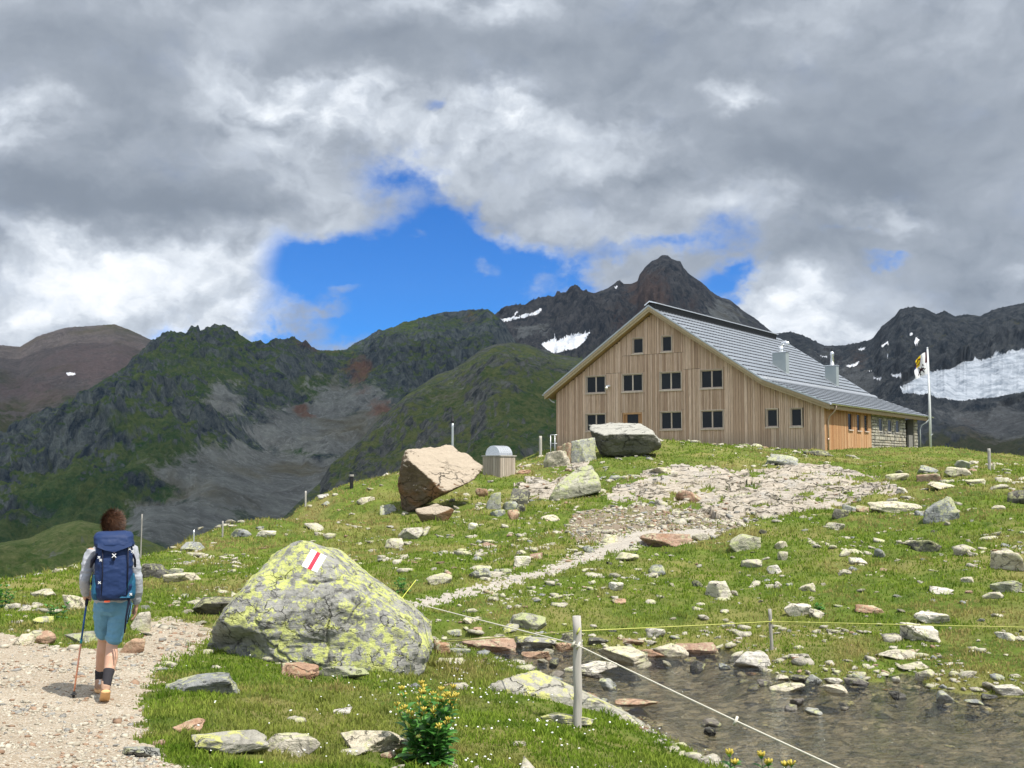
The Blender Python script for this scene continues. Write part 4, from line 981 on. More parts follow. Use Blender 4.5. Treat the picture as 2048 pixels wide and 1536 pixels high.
 ((866, 1314, 930, 1334), 'pale', 'pale slab behind the dry grass right of the lichen boulder', dict(depth=.5)),
 ((122, 1262, 189, 1288), 'mossy', 'flat pale stone in the turf left of the hiker', dict(depth=.7)),
 ((234, 1274, 283, 1310), 'pink', 'rounded rust red rock right behind the hiker', dict(n=7)),
 ((322, 1352, 470, 1388), 'grey', 'long smooth grey slab in the turf in front of the lichen boulder', dict(depth=.55)),
 ((238, 1488, 312, 1518), 'grey', 'flat grey stone at the path edge, bottom left', dict(depth=.7)),
 ((340, 1438, 403, 1468), 'pink', 'brown stone half hidden in the turf beside the path', {}),
 ((375, 1466, 530, 1514), 'lichen2', 'long low slab with yellow lichen in the turf at the bottom', dict(depth=.5)),
 ((515, 1464, 632, 1514), 'pale', 'hummocky pale rock right of the long low yellow slab', dict(depth=.6)),
 ((355, 1082, 404, 1106), 'grey', 'grey flat rock at the turf edge below the thin white post', {}),
 ((118, 1184, 170, 1222), 'pale', 'pale rock with dark side just left of the hiker', {}),
 ((54, 1178, 103, 1198), 'pale', 'weathered pale rock in the turf at the left', {}),
 ((377, 1188, 480, 1232), 'dark', 'dark overhung rock left of the lichen boulder', dict(depth=.7)),
 ((328, 1134, 363, 1155), 'grey', 'dark sided stone right of the hiker near the turf edge', {}),
 ((322, 1144, 399, 1165), 'pale', 'long grey slab in the turf right of the hiker', dict(depth=.5)),
 ((278, 1122, 330, 1155), 'dark', 'dark broken rocks right of the hiker shoulder', {}),
 ((256, 1218, 297, 1264), 'pale', 'upright pale rock beside the hiker right hand', {}),
 ((60, 1234, 100, 1250), 'lichen2', 'small yellowish stone in the turf at the left above the path', {}),
 ((18, 1264, 62, 1292), 'pale', 'low pale stone at the upper path edge, far left', {}),
 ((62, 1260, 104, 1290), 'pink', 'pinkish brown stone at the upper path edge left of the hiker', {}),
 ((556, 1322, 632, 1360), 'pink', 'rough orange stone at the foot of the lichen boulder', {}),
 ((628, 1328, 734, 1358), 'mossy', 'low greenish slab at the foot of the lichen boulder', dict(depth=.5)),
 ((676, 1460, 818, 1508), 'pale', 'pale flat slab left of the flowering plant', dict(depth=.6)),
 ((674, 1498, 735, 1514), 'pale', 'narrow stone in the turf under the pale flat slab', dict(depth=.5)),
 ((1080, 1424, 1190, 1452), 'lichen2', 'low yellow slab around the foot of the fence post', dict(depth=.5)),
 ((660, 1415, 702, 1431), 'white', 'small white stone in the flowery turf', {}),
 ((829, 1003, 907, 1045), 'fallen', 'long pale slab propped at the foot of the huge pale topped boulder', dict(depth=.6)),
 ((758, 1006, 792, 1031), 'grey', 'grey stone left of the huge pale topped boulder', {}),
 ((711, 991, 751, 1008), 'pale', 'flat pale stone on the left slope near the capped bollard post', {}),
 ((632, 990, 661, 1002), 'white', 'white flat stone on the left skyline near the capped post', {}),
 ((606, 1046, 645, 1064), 'pale', 'rounded pale stone on the open left slope', {}),
 ((457, 1058, 499, 1080), 'grey', 'grey rock at the skyline beside the middle thin post', {}),
 ((506, 1060, 549, 1078), 'white', 'whitish pyramid stone on the left slope', {}),
 ((1019, 970, 1061, 1011), 'dark', 'dark upright rock between the huge boulder and the mossy slab', dict(n=7)),
 ((971, 980, 1002, 1022), 'grey', 'blue grey upright stone right of the huge pale topped boulder', dict(n=7)),
 ((950, 976, 976, 997), 'pink', 'small orange stone under the right end of the huge boulder', {}),
 ((1005, 1000, 1037, 1021), 'grey', 'grey stone in front of the dark upright rock', {}),
 ((1031, 1006, 1053, 1026), 'dark', 'dark red stone in front of the dark upright rock', {}),
 ((1015, 1017, 1040, 1042), 'pink', 'pink pointed stone below the dark upright rock', {}),
 ((936, 1044, 957, 1060), 'white', 'small white stone in the rubble below the huge boulder', {}),
 ((980, 1018, 1012, 1036), 'grey', 'grey rubble stone below the blue grey upright stone', {}),
 ((794, 1052, 846, 1082), 'pale', 'long pale slab below the foot slab of the huge boulder', {}),
 ((767, 1074, 806, 1100), 'pale', 'pale stones block left below the long pale slab', {}),
 ((1080, 1030, 1120, 1044), 'pale', 'pale stone in the turf below the mossy slab', {}),
 ((1087, 896, 1142, 938), 'pale', 'pale rounded rock at the left of the pile under the dark boulder', {}),
 ((1113, 878, 1166, 930), 'pink', 'brownish rock in the pile left of the dark boulder', {}),
 ((1142, 864, 1197, 924), 'grey', 'grey rock leaning against the dark overhanging boulder', {}),
 ((1026, 939, 1062, 950), 'pink', 'log shaped stone right of the wooden bin', dict(depth=.4)),
 ((1492, 888, 1550, 906), 'pink', 'dark red layered rock in the grass before the hut wall', dict(Yfix=58.5)),
 ((1534, 904, 1602, 932), 'grey', 'broad grey rock at the top of the bedrock outcrop', {}),
 ((1611, 897, 1672, 913), 'dark', 'thin dark slab in the grass before the hut corner', dict(depth=.5, Yfix=57)),
 ((1354, 976, 1408, 1006), 'pink', 'orange stained rock on the bedrock outcrop', dict(depth=.9)),
 ((1300, 932, 1345, 948), 'pale', 'pale slab on the upper left rim of the bedrock outcrop', {}),
]
for bb, kd, lb, op in ST: stone(bb, kd, lb, **op)

# ------------------------------------------------------------------ many look-alike stones in the turf, each an object of its own
def scatter():
    var = []
    for k, (kd, sd_) in enumerate([('pale', 101), ('pale', 102), ('pale', 103), ('white', 104), ('white', 105), ('grey', 106), ('pale', 107), ('grey', 108), ('pink', 109), ('dark', 110)]):
        V, Fc = rock_mesh(sd_, 4, 13, rough=.06, sharp=120, dmin=.38)
        o = mesh_np('stone', V, Fc, M[kd]); var.append(o.data); bpy.data.objects.remove(o)
    r = np.random.RandomState(5)
    zones = [('small pale stone strewn in the turf of the right slope', 'small stones strewn over the right slope', 60, (1280, 2048, 1040, 1290), (9, 26)),
             ('small stone in the bouldery turf above the gravel path', 'small stones strewn above the gravel path', 34, (760, 1240, 1000, 1175), (9, 24)),
             ('small pale stone lying in the turf of the left slope', 'small stones strewn over the left slope', 16, (270, 780, 1040, 1190), (9, 24)),
             ('flagstone like rubble piece between hiker and lichen boulder', 'rubble slabs between the hiker and the lichen boulder', 14, (285, 435, 1205, 1292), (16, 44)),
             ('rubble stone packed along the upper stream edge', 'rubble packed along the stream', 18, (880, 1345, 1262, 1335), (14, 40))]
    first = {}
    for lb, gp, n, (x0, x1, y0, y1), (s0, s1) in zones:
        k = 0; tries = 0; pts = []
        while k < n and tries < n * 12:
            tries += 1
            px, py = r.uniform(x0, x1), r.uniform(y0, y1)
            if any(abs(px - a) < s0 * 1.1 and abs(py - b) < s0 * .6 for a, b in pts): continue
            P = ground_hit(px, py, 260)
            if P[1] > 60: continue
            _, mk = surf(np.array([P[0]]), np.array([P[1]]), None, True)
            if mk['path'][0] and 'rubble' not in lb: continue
            if mk['sd'][0] < .1 and 'stream' not in lb: continue
            if mk['hs'][0] < .5: continue
            if any(((P[0] - a) / (c + .1)) ** 2 + ((P[1] - b) / (d + .2)) ** 2 < 1 for a, b, c, d, _e in STONE_FOOT): continue
            W = (s0 + (s1 - s0) * r.beta(1.2, 3.4)) * P[1] / F
            o = bpy.data.objects.new('stone', var[r.randint(len(var))]); COL.objects.link(o)
            hh = W * r.uniform(.22, .5) if 'rubble' not in lb else W * r.uniform(.18, .34)
            o.scale = (W / 2, W / 2 * r.uniform(.6, 1.0), hh / 2 * 1.5)
            o.rotation_euler = (r.normal() * .14, r.normal() * .14, r.uniform(0, 6.28)); o.location = (P[0], P[1], max(P[2], -3.1) + hh * .02)
            tag(o, lb, 'stone', gp); pts.append((px, py)); k += 1
            STONE_FOOT.append((P[0], P[1], W * .42, W * .36, 0))
scatter()

def merged_bits(name, label, N, gen, mats_idx, mats, seed, sub=1, np_=8):
    """stuff nobody could count: N little stones in one mesh"""
    pool = [rock_mesh(900 + q, sub, np_, rough=.02, sharp=200, dmin=.30) for q in range(14)]; Fc = pool[0][1]; PV = np.array([q[0] for q in pool])
    r = np.random.RandomState(seed); P, sz, mi = gen(r, N)
    n = len(P); nv = PV.shape[1]
    jit = 1 + r.uniform(-.13, .13, (n, nv)); a = r.uniform(0, 6.28, n)
    L = PV[r.randint(0, 14, n)] * jit[..., None] * sz[:, None, :]; L[..., 2] += L[..., 0] * r.normal(0, .16, n)[:, None]
    c, s_ = np.cos(a)[:, None], np.sin(a)[:, None]
    V = np.stack([L[..., 0] * c - L[..., 1] * s_, L[..., 0] * s_ + L[..., 1] * c, L[..., 2]], -1) + P[:, None]
    Q = (Fc[None] + (np.arange(n) * nv)[:, None, None]).reshape(-1, 3)
    return tag(mesh_np(name, V.reshape(-1, 3), Q, None, smooth=False, mats=mats, mi=np.repeat(mi, len(Fc))), label, name, kind='stuff')
def plain_stone(name, a, b):
    m, t = mat(name); pos = t.node('ShaderNodeNewGeometry'); c = t.mix(t.noise(pos.outputs['Position'], 9., 5, .7), a, b)
    c = t.mix(pos.outputs['Random Per Island'], t.mix(1., c, (.7, .68, .66), 'MULTIPLY'), c); fin(t, c, .9, spec=.15); return m
PM = [plain_stone('pebble_pale', (.36, .325, .25), (.62, .58, .48)), plain_stone('pebble_grey', (.20, .20, .19), (.40, .39, .36)), plain_stone('pebble_brown', (.24, .15, .10), (.42, .30, .21))]
def polar_pts(r, N, ymin, ymax, pw, a0=-.54, a1=.58):
    u = r.uniform(0, 1, N); k = 1 - pw
    rr = (ymin ** k + u * (ymax ** k - ymin ** k)) ** (1 / k); az = r.uniform(a0, a1, N)
    return np.sin(az) * rr, np.cos(az) * rr, rr
def gravel_gen(r, N):
    x, y, rr = polar_pts(r, N, 6, 45, 1.2); z, mk = surf(x, y, None, True)
    keep = ((mk['path'] & (r.uniform(0, 1, N) < np.where(rr > 17, .05, .18) + .5 * (fbm(x * 1.3, y * 1.3, 3, 81) > .12))) | (mk['dirt'] & (r.uniform(0, 1, N) < .8)) | (mk['outc'] & (r.uniform(0, 1, N) < .10)))
    px, py = proj(np.stack([x, y, z], -1)); 
    x, y, z, rr = x[keep], y[keep], z[keep], rr[keep]; n = len(x)
    s = (r.gamma(1.3, .0042, n) + .003) * (.75 + rr / 14)
    s = np.minimum(s * np.where(mk['path'][keep], 1, 1.6), .12)
    sz = np.stack([s, s * r.uniform(.6, 1, n), s * r.uniform(.3, .6, n)], -1)
    return np.stack([x, y, z + s * .15], -1), sz, r.choice(3, n, p=[.70, .14, .16])
merged_bits('gravel', 'loose gravel and chips on the path and bare ground', 230000, gravel_gen, None, PM, 61)
def pebble_gen(r, N):
    x, y, rr = polar_pts(r, N, 8, 62, 1.001); z, mk = surf(x, y, None, True)
    px, py = proj(np.stack([x, y, z], -1))
    dens = 0.025 + .80 * sstep(.06, .38, fbm(x * .30, y * .30, 4, 301)) + .35 * sstep(.1, .3, fbm(x * .9, y * .9, 3, 311))
    dens *= np.where((px > 760) & (px < 1330) & (py < 1180), 1.3, np.where(px > 1280, .7, .55)) * np.where(rr < 13, .10, 1)
    dens = np.where((mk['sd'] < .5) & (mk['sd'] > -.4) , .7, dens); dens = np.where(mk['sd'] < -.5, .012, dens)
    keep = (r.uniform(0, 1, N) < dens) & ~mk['path'] & ~mk['outc'] & (mk['hs'] > .6)
    x, y, z, rr = x[keep], y[keep], z[keep], rr[keep]; n = len(x)
    s = (r.gamma(1.0, .030, n) + .012) * (.45 + rr / 26); s = np.minimum(s, .30)
    sz = np.stack([s, s * r.uniform(.55, 1, n), s * r.uniform(.25, .6, n)], -1)
    return np.stack([x, y, z + sz[:, 2] * .12], -1), sz, r.choice(3, n, p=[.80, .13, .07])
merged_bits('pebbles', 'countless small stones strewn through the turf', 46000, pebble_gen, None, [M['pale'], M['grey'], M['pink']], 62, 2, 7)

# ------------------------------------------------------------------ turf
def grass_mat():
    m, t = mat('grass_blades'); a = t.attr('tone'); d = t.attr('dry')
    c = t.mix(a, (0.09, 0.165, 0.016), (0.25, 0.345, 0.045)); c = t.mix(d, c, (0.36, 0.30, 0.12))
    df = t.node('ShaderNodeBsdfDiffuse', i_Color=c); tl = t.node('ShaderNodeBsdfTranslucent', i_Color=c)
    mx = t.node('ShaderNodeMixShader', i_0=.38); t.l.new(df.outputs[0], mx.inputs[1]); t.l.new(tl.outputs[0], mx.inputs[2]); t.l.new(mx.outputs[0], t.out.inputs[0]); return m
M['grass'] = grass_mat()
def allowed(x, y, mk):
    ok = ~mk['path'] & ~mk['outc'] & (mk['sd'] > .03) & (mk['hs'] > .15)
    for a, b, c, d, _ in STONE_FOOT:
        near = (np.abs(x - a) < c) & (np.abs(y - b) < d)
        ok &= ~(near & (((x - a) / c) ** 2 + ((y - b) / d) ** 2 < .9))
    return ok
def build_grass():
    r = np.random.RandomState(77)
    N = 760000
    x, y, rr = polar_pts(r, N, 6.0, 98, 1.15); z, mk = surf(x, y, None, True)
    ok = allowed(x, y, mk)
    cl = fbm(x * 1.6, y * 1.6, 4, 201); pat = fbm(x * .28, y * .28, 4, 205); tuf = fbm(x * 4.5, y * 4.5, 2, 209)
    ok &= (tuf + cl * .9 + r.uniform(-.75, .75, N) > -.22)
    ok &= ~(mk['dirt'] & (r.uniform(0, 1, N) < .8))
    x, y, z, rr, cl, pat, tuf = (q[ok] for q in (x, y, z, rr, cl, pat, tuf)); n = len(x)
    far = sstep(12, 40, rr)
    h = (.016 + .030 * np.clip(.5 + cl, 0, 1.3) + .022 * np.clip(tuf, 0, 1)) * r.uniform(.5, 1.5, n) * (1 + 1.0 * far)
    px, py = proj(np.stack([x, y, z], -1))
    big = sstep(.30, .42, fbm(x * 2.3, y * 2.3, 3, 231)); h *= 1 + 1.1 * big; w_t = big
    h *= 1 + 1.3 * np.exp(-(((px - 900) / 110) ** 2 + ((py - 1340) / 30) ** 2)) + .9 * np.exp(-(((px - 250) / 30) ** 2 + ((py - 1250) / 30) ** 2)) + .7 * np.exp(-(((px - 430) / 60) ** 2 + ((py - 1330) / 26) ** 2))
    w = .0022 + .00042 * rr
    a = r.uniform(0, 6.28, n); la = r.uniform(0, 6.28, n); ln = h * r.uniform(.15, .9, n)
    bx, by = np.cos(a) * w, np.sin(a) * w
    V = np.zeros((n, 5, 3))
    V[:, 0] = np.stack([x - bx, y - by, z - .012], -1); V[:, 1] = np.stack([x + bx, y + by, z - .012], -1)
    mx, my = x + np.cos(la) * ln * .35, y + np.sin(la) * ln * .35
    V[:, 2] = np.stack([mx + bx * .75, my + by * .75, z + h * .6], -1); V[:, 3] = np.stack([mx - bx * .75, my - by * .75, z + h * .6], -1)
    V[:, 4] = np.stack([x + np.cos(la) * ln, y + np.sin(la) * ln, z + h], -1)
    b = np.arange(n)[:, None] * 5
    T = np.concatenate([b + [0, 1, 2], b + [0, 2, 3], b + [3, 2, 4]], 1).reshape(-1, 3)
    dry = np.clip(sstep(-.08, .32, pat + .35 * cl) * .8 + sstep(30, 60, rr) * .22 + r.uniform(-.25, .25, n) + .7 * np.exp(-(((px - 900) / 130) ** 2 + ((py - 1345) / 34) ** 2)) + .4 * ((px < 800) & (py < 1100)), 0, 1)
    dry = np.where((px > 1050) & (px < 1650) & (py > 1110), dry * .35, dry); dry = np.where((px > 1290) & (px < 1480) & (py < 925), dry * .3, dry)
    dry = np.where(py > 1385, dry * .45, dry)
    dry = np.clip(dry + .5 * sstep(.22, .5, fbm(x * .8, y * .8, 4, 243)), 0, 1)
    tone = np.clip(.5 + .9 * cl - .45 * w_t + r.uniform(-.4, .4, n), 0, 1)
    fa = dict(tone=np.repeat(tone, 3), dry=np.repeat(dry, 3))
    tag(mesh_np('grass', V.reshape(-1, 3), T, M['grass'], smooth=False, fattr=fa), 'short alpine grass covering the slopes', 'grass', kind='stuff')
build_grass()
def build_flowers():
    m, t = mat('white_petals'); fin(t, (.85, .85, .82), .7)
    def gen(r, N):
        x, y, rr = polar_pts(r, N, 6.5, 17, 1.001, -.36, .50); z, mk = surf(x, y, None, True)
        px, py = proj(np.stack([x, y, z], -1))
        d = .05 + .95 * np.exp(-(((px - 900) / 300) ** 2 + ((py - 1440) / 80) ** 2)) + .7 * np.exp(-(((px - 1700) / 180) ** 2 + ((py - 1330) / 30) ** 2))
        d *= sstep(-.1, .35, fbm(x * 1.1, y * 1.1, 3, 401))
        ok = allowed(x, y, mk) & (r.uniform(0, 1, N) < d); x, y, z, rr = x[ok], y[ok], z[ok], rr[ok]; n = len(x)
        s = r.uniform(.006, .013, n)
        return np.stack([x, y, z + r.uniform(.05, .11, n)], -1), np.stack([s, s, s * .7], -1), np.zeros(n, int)
    merged_bits('wildflowers', 'tiny white flower heads dotted through the turf', 6500, gen, None, [m], 63)
build_flowers()
#__PART4__

# ------------------------------------------------------------------ the mountain hut
def wood_mat(name, a, b, c, grain=1.0, low=0.0):
    m, t = mat(name); tc = t.node('ShaderNodeTexCoord').outputs['Object']; rn = t.attr('rnd')
    p = t.vmath('MULTIPLY', tc, (14., 14., .9)); n = t.noise(t.vmath('ADD', p, t.vmath('SCALE', (37., 11., 5.), scale=rn)), 1.6, 6, .65, .5)
    n2 = t.noise(tc, .45, 5, .6)
    col = t.ramp(rn, [(0., a), (.5, b), (1., c)])
    col = t.mix(t.mapr(n, .38, .68, 0, .55), col, tuple(x * .55 for x in a)); col = t.mix(t.mapr(n2, .45, .65, 0, .3), col, tuple(x * .7 for x in b))
    if low:
        z = t.node('ShaderNodeSeparateXYZ', i_0=tc).outputs[2]
        z = t.math('ADD', z, t.math('MULTIPLY', t.noise(tc, .8, 4, .6), 1.0)); col = t.mix(t.mapr(z, 1.9, 2.7, low, 0.), col, (.19, .175, .155))
    fin(t, col, .8, t.bump(n, .5, .01), spec=.2); return m
M['larch'] = wood_mat('weathered_larch_cladding', (.43, .285, .20), (.61, .43, .31), (.74, .55, .425), low=.4)
M['larch_new'] = wood_mat('orange_larch_cladding', (.42, .21, .095), (.54, .31, .155), (.62, .40, .23))
M['beam'] = wood_mat('roof_edge_wood', (.38, .29, .18), (.48, .37, .235), (.52, .42, .28))
M['frame'] = wood_mat('window_frame_wood', (.56, .45, .36), (.62, .51, .42), (.68, .58, .48))
M['soffit'] = wood_mat('soffit_wood', (.40, .24, .12), (.46, .28, .15), (.50, .32, .18))
def glass_mat():
    m, t = mat('window_glass'); gl = t.node('ShaderNodeBsdfGlossy', i_Roughness=.02, i_Color=(.85, .9, 1, 1)); df = t.node('ShaderNodeBsdfDiffuse', i_Color=(.012, .014, .014, 1))
    fr = t.node('ShaderNodeFresnel', i_IOR=1.27); mx = t.node('ShaderNodeMixShader'); t.l.new(fr.outputs[0], mx.inputs[0]); t.l.new(df.outputs[0], mx.inputs[1]); t.l.new(gl.outputs[0], mx.inputs[2]); t.l.new(mx.outputs[0], t.out.inputs[0]); return m
M['glass'] = glass_mat()
def roof_mat():
    m, t = mat('slate_grey_roof_tiles'); tc = t.node('ShaderNodeTexCoord').outputs['Object']; rn = t.attr('rnd')
    c = t.mix(rn, (.21, .236, .27), (.25, .278, .315)); c = t.mix(t.mapr(t.noise(tc, 1.2, 6, .65), .45, .7, 0, .35), c, (.20, .22, .24))
    fin(t, c, .42, t.bump(t.noise(tc, 20., 3), .1, .01), spec=.5, metal=.25); return m
M['tile'] = roof_mat()
M['zinc'] = simple('zinc_sheet', (.42, .45, .46), .42, .55, .5, .06, 3.)
M['zincbright'] = simple('bright_metal', (.78, .79, .80), .25, .8, .5, .04, 3.)
M['black'] = simple('black_metal', (.02, .02, .022), .5, .3, .4, .05)
M['chim'] = simple('grey_chimney_sheet', (.33, .37, .37), .5, .3, .4, .05, 3.)
M['copper'] = simple('brown_downpipe', (.45, .34, .27), .4, .5, .4, .08, 8.)
M['steel'] = simple('galvanised_steel', (.50, .51, .52), .4, .6, .5, .08, 8.)
M['bleached'] = wood_mat('bleached_post_wood', (.33, .31, .28), (.42, .40, .36), (.50, .47, .42))
def masonry_mat():
    m, t = mat('rubble_masonry'); tc = t.node('ShaderNodeTexCoord').outputs['Object']; rn = t.attr('rnd')
    c = t.ramp(rn, [(0., (.24, .23, .20)), (.4, (.38, .35, .28)), (.75, (.50, .47, .39)), (1., (.42, .36, .27))])
    c = t.mix(t.mapr(t.noise(tc, 5., 7, .7), .4, .7, 0, .5), c, (.20, .19, .165)); fin(t, c, .9, t.bump(t.noise(tc, 9., 6, .7), .7, .05), spec=.15); return m
M['masonry'] = masonry_mat(); M['mortar'] = simple('mortar', (.20, .19, .17), .95, bump=.3)

def roof_z(X):
    return float(np.interp(X, [-19.75, -11.46, -3.69, .50], [4.98, 10.51, 5.32, 3.68]))
def build_house():
    H = empty('mountain_hut', tuple(HOUSE_C), -R(35))
    tag(H, 'large timber clad alpine hut with grey tiled roof on the knoll', 'building')
    wins = [(-13.02, -12.2, 7.40, 8.5, 1), (-10.86, -10.09, 7.40, 8.5, 1)] + [(a, b, 4.87, 6.10, 2) for a, b in ((-16.68, -15.12), (-13.83, -12.27), (-10.98, -9.42), (-8.09, -6.52))] \
         + [(a, b, 2.28, 3.50, 2) for a, b in ((-16.68, -15.12), (-10.98, -9.42), (-8.09, -6.52))] + [(-3.67, -2.92, 2.30, 3.47, 1), (-2.12, -1.38, 2.30, 3.47, 1)]
    door = (-13.80, -12.30, 1.0, 3.50)
    holes = [w[:4] for w in wins] + [door]
    # front cladding
    mb = MB(); x = -19.1; zb = .3
    bays = [(-16.8, -15.0), (-13.95, -12.15), (-11.1, -9.3), (-8.2, -6.4)]
    while x < -.01:
        bay = any(a <= x < b for a, b in bays); w_ = random.uniform(.085, .115) if bay else random.choice([.10, .12, .16, .21]); w_ = min(w_, -x)
        cx = x + w_ / 2; top = min(roof_z(x), roof_z(x + w_)) - .40
        cuts = sorted([(h[2], h[3]) for h in holes if h[0] - .02 < cx < h[1] + .02])
        segs = []; z0 = zb
        for a, b in cuts: segs.append((z0, a)); z0 = b
        segs.append((z0, top)); out = []
        joints = [7.33] if -13.8 < cx < -9.3 else []
        joints += [6.2] if (-16.8 < cx < -12.1 or -9.3 < cx < -6.4) else []
        if bay: joints += [3.58, 4.78]
        for a, b in segs:
            js = sorted(j for j in joints if a + .15 < j < b - .15); p = a
            for j in js: out.append((p, j - .012)); p = j + .012
            out.append((p, b))
        dd = random.uniform(0, .018) + (0 if bay else .012 * random.choice([0, 1]))
        for a, b in out:
            if b - a > .03: mb.box(x + .009, x + w_ - .009, -dd, .05, a, b)
        x += w_
    mb.build('wall', M['larch'], H)['label'] = 'gable wall of weathered vertical larch boards'
    # core behind the boards
    core = MB(); pts = [(-19.0, .2), (-.05, .2), (-.05, roof_z(-.05) - .42), (-3.69, roof_z(-3.69) - .42), (-11.46, roof_z(-11.46) - .42), (-19.0, roof_z(-19.0) - .42)]
    core.prism(pts, .16, 17.2, 1); core.prism([(-19.0, .2), (-3.2, .2), (-3.2, 4.5), (-11.46, 10.0), (-19.0, 4.95)], 17.2, 22.0, 1)
    core.build('core_wall', M['mortar'], H)
    # linings of the openings close the gap between boards and core
    for (a, b, z0, z1, k) in wins:
        f = MB(); fw = .055
        f.box(a - .02, a + .03, -.03, .16, z0, z1); f.box(b - .03, b + .02, -.03, .16, z0, z1); f.box(a - .02, b + .02, -.03, .16, z1 - .03, z1 + .02)
        for (p, q) in (((a + .03, a + .03 + fw), 0), ((b - .03 - fw, b - .03), 0)): f.box(p[0], p[1], .075, .125, z0 + .05, z1 - .03)
        f.box(a + .03 + fw, b - .03 - fw, .075, .125, z1 - .03 - fw, z1 - .03); f.box(a + .03 + fw, b - .03 - fw, .075, .125, z0 + .05, z0 + .05 + fw)
        if k == 2: c = (a + b) / 2; f.box(c - .045, c + .045, .07, .125, z0 + .05 + fw, z1 - .03 - fw)
        w = f.build('window', M['frame'], H)
        g = MB(); op = (k == 2 and a > -9 and z0 > 4)
        for (p, q) in ([(a + .03 + fw, b - .03 - fw)] if k == 1 else [(a + .03 + fw, c - .045), (c + .045, b - .03 - fw)]):
            if op and p < c:
                g.add([(p, .095, z0 + .1), (q, .095, z0 + .1), (q, .155, z1 - .1), (p, .155, z1 - .1)], [(0, 1, 2, 3)]); continue
            g.box(p, q, .10, .11, z0 + .05 + fw, z1 - .03 - fw)
        g.build('pane', M['glass'], w)
        s = MB(); s.box(a - .05, b + .05, -.075, .075, z0 - .045, z0 + .04); s.build('sill', M['frame'], w)
    d = MB(); a, b, z0, z1 = door; d.box(a, a + .12, .0, .15, z0, z1); d.box(b - .12, b, .0, .15, z0, z1); d.box(a + .12, b - .12, .0, .15, z1 - .12, z1); d.box(a + .12, b - .12, .08, .14, z0, 2.3); d.box(a + .12, a + .3, .08, .14, 2.3, z1 - .12); d.box(b - .36, b - .12, .08, .14, 2.3, z1 - .12)
    dr = d.build('door', M['larch_new'], H); g = MB(); g.box(a + .3, b - .36, .10, .115, 2.3, z1 - .12); g.build('pane', M['glass'], dr)
    h = MB(); h.tube([(b - .2, .07, 1.95), (b - .2, .02, 1.95), (b - .32, .02, 1.95)], .013, 6); h.build('handle', M['steel'], dr)
    # side wall: new larch, then rubble masonry
    mb = MB(); y = .03
    sw = [(4.35, 5.15, 2.22, 3.3), (6.1, 6.85, 2.2, 3.3), (7.65, 8.4, 2.2, 3.3)]
    while y < 9.1:
        w_ = min(random.choice([.12, .16, .2, .24]), 9.12 - y); c = y + w_ / 2; cuts = [(q[2], q[3]) for q in sw if q[0] - .02 < c < q[1] + .02]
        dd = random.uniform(0, .02); xx = -.02 + dd + .025
        for a, b in ([(.3, cuts[0][0]), (cuts[0][1], 3.46)] if cuts else [(.3, 3.46)]): mb.box(-.045, xx, y + .006, y + w_ - .006, a, b)
        y += w_
    mb.build('side_wall', M['larch_new'], H)['label'] = 'orange larch boarding on the long side wall'
    for (a, b, z0, z1) in sw:
        f = MB(); f.box(-.10, .0, a - .02, a + .04, z0, z1); f.box(-.10, .0, b - .04, b + .02, z0, z1); f.box(-.10, .0, a + .04, b - .04, z1 - .05, z1); w = f.build('window', M['larch_new'], H)
        g = MB(); g.box(-.06, -.05, a + .04, b - .04, z0 + .03, z1 - .05); g.build('pane', M['glass'], w); s = MB(); s.box(-.06, .10, a - .06, b + .06, z0 - .05, z0 + .02); s.build('sill', M['frame'], w)
    mb = MB(); ww = [(10.8, 11.7, 2.25, 3.2), (12.9, 13.8, 2.25, 3.2), (14.8, 15.7, 2.25, 3.2)]
    def courses(ya, yb, za, zb_, X0):
        z = za
        while z < zb_:
            hh = min(random.uniform(.16, .30), zb_ - z); y = ya
            while y < yb - .02:
                w_ = min(random.uniform(.25, .75), yb - y)
                if yb - y - w_ < .12: w_ = yb - y
                if not any(q[0] < y + w_ - .05 and q[1] > y + .05 and q[2] < z + hh - .04 and q[3] > z + .04 for q in ww):
                    j = random.uniform(0, .07); e = .012; v = random.uniform(-.02, .02)
                    mb.add([(X0, y + e, z + e), (X0, y + w_ - e, z + e), (X0, y + w_ - e, z + hh - e), (X0, y + e, z + hh - e),
                            (X0 + .05 + j, y + .05, z + .04), (X0 + .05 + j, y + w_ - .05, z + .04 + v), (X0 + .05 + j, y + w_ - .05, z + hh - .04), (X0 + .05 + j, y + .05, z + hh - .04 + v)],
                           [(4, 5, 6, 7), (0, 1, 5, 4), (1, 2, 6, 5), (2, 3, 7, 6), (3, 0, 4, 7)])
                y += w_
            z += hh
    courses(9.15, 17.2, .3, 3.45, -.04); courses(17.2, 20.4, .3, 1.25, -.04); courses(19.6, 20.4, 1.25, 3.45, -.04)
    mb.build('stone_wall', M['masonry'], H)['label'] = 'rubble stone walling at the far end of the side wall'
    mb = MB(); mb.box(-.5, -.045, 17.2, 20.4, .2, 1.24); mb.box(-.5, -.045, 19.6, 20.4, 1.24, 3.4); mb.box(-3.1, -2.9, 17.2, 21.5, .2, 4.4); mb.box(-3.2, -.06, 20.3, 20.41, .2, 3.4)
    mb.box(-.25, -.05, 17.22, 17.42, 1.24, 3.4); mb.box(-.15, -.02, 18.2, 19.2, 1.24, 2.2); mb.build('porch_wall', M['mortar'], H)
    for (a, b, z0, z1) in ww:
        f = MB(); f.box(-.045, -.0, a, a + .07, z0, z1); f.box(-.045, -.0, b - .07, b, z0, z1); f.box(-.045, .0, a + .07, b - .07, z1 - .07, z1); f.box(-.045, .0, a + .07, b - .07, z0, z0 + .07); w = f.build('window', M['bleached'], H)
        g = MB(); g.box(-.04, -.03, a + .07, b - .07, z0 + .07, z1 - .07); g.build('pane', M['glass'], w)
    # roof
    YA, YB = -.60, 22.6
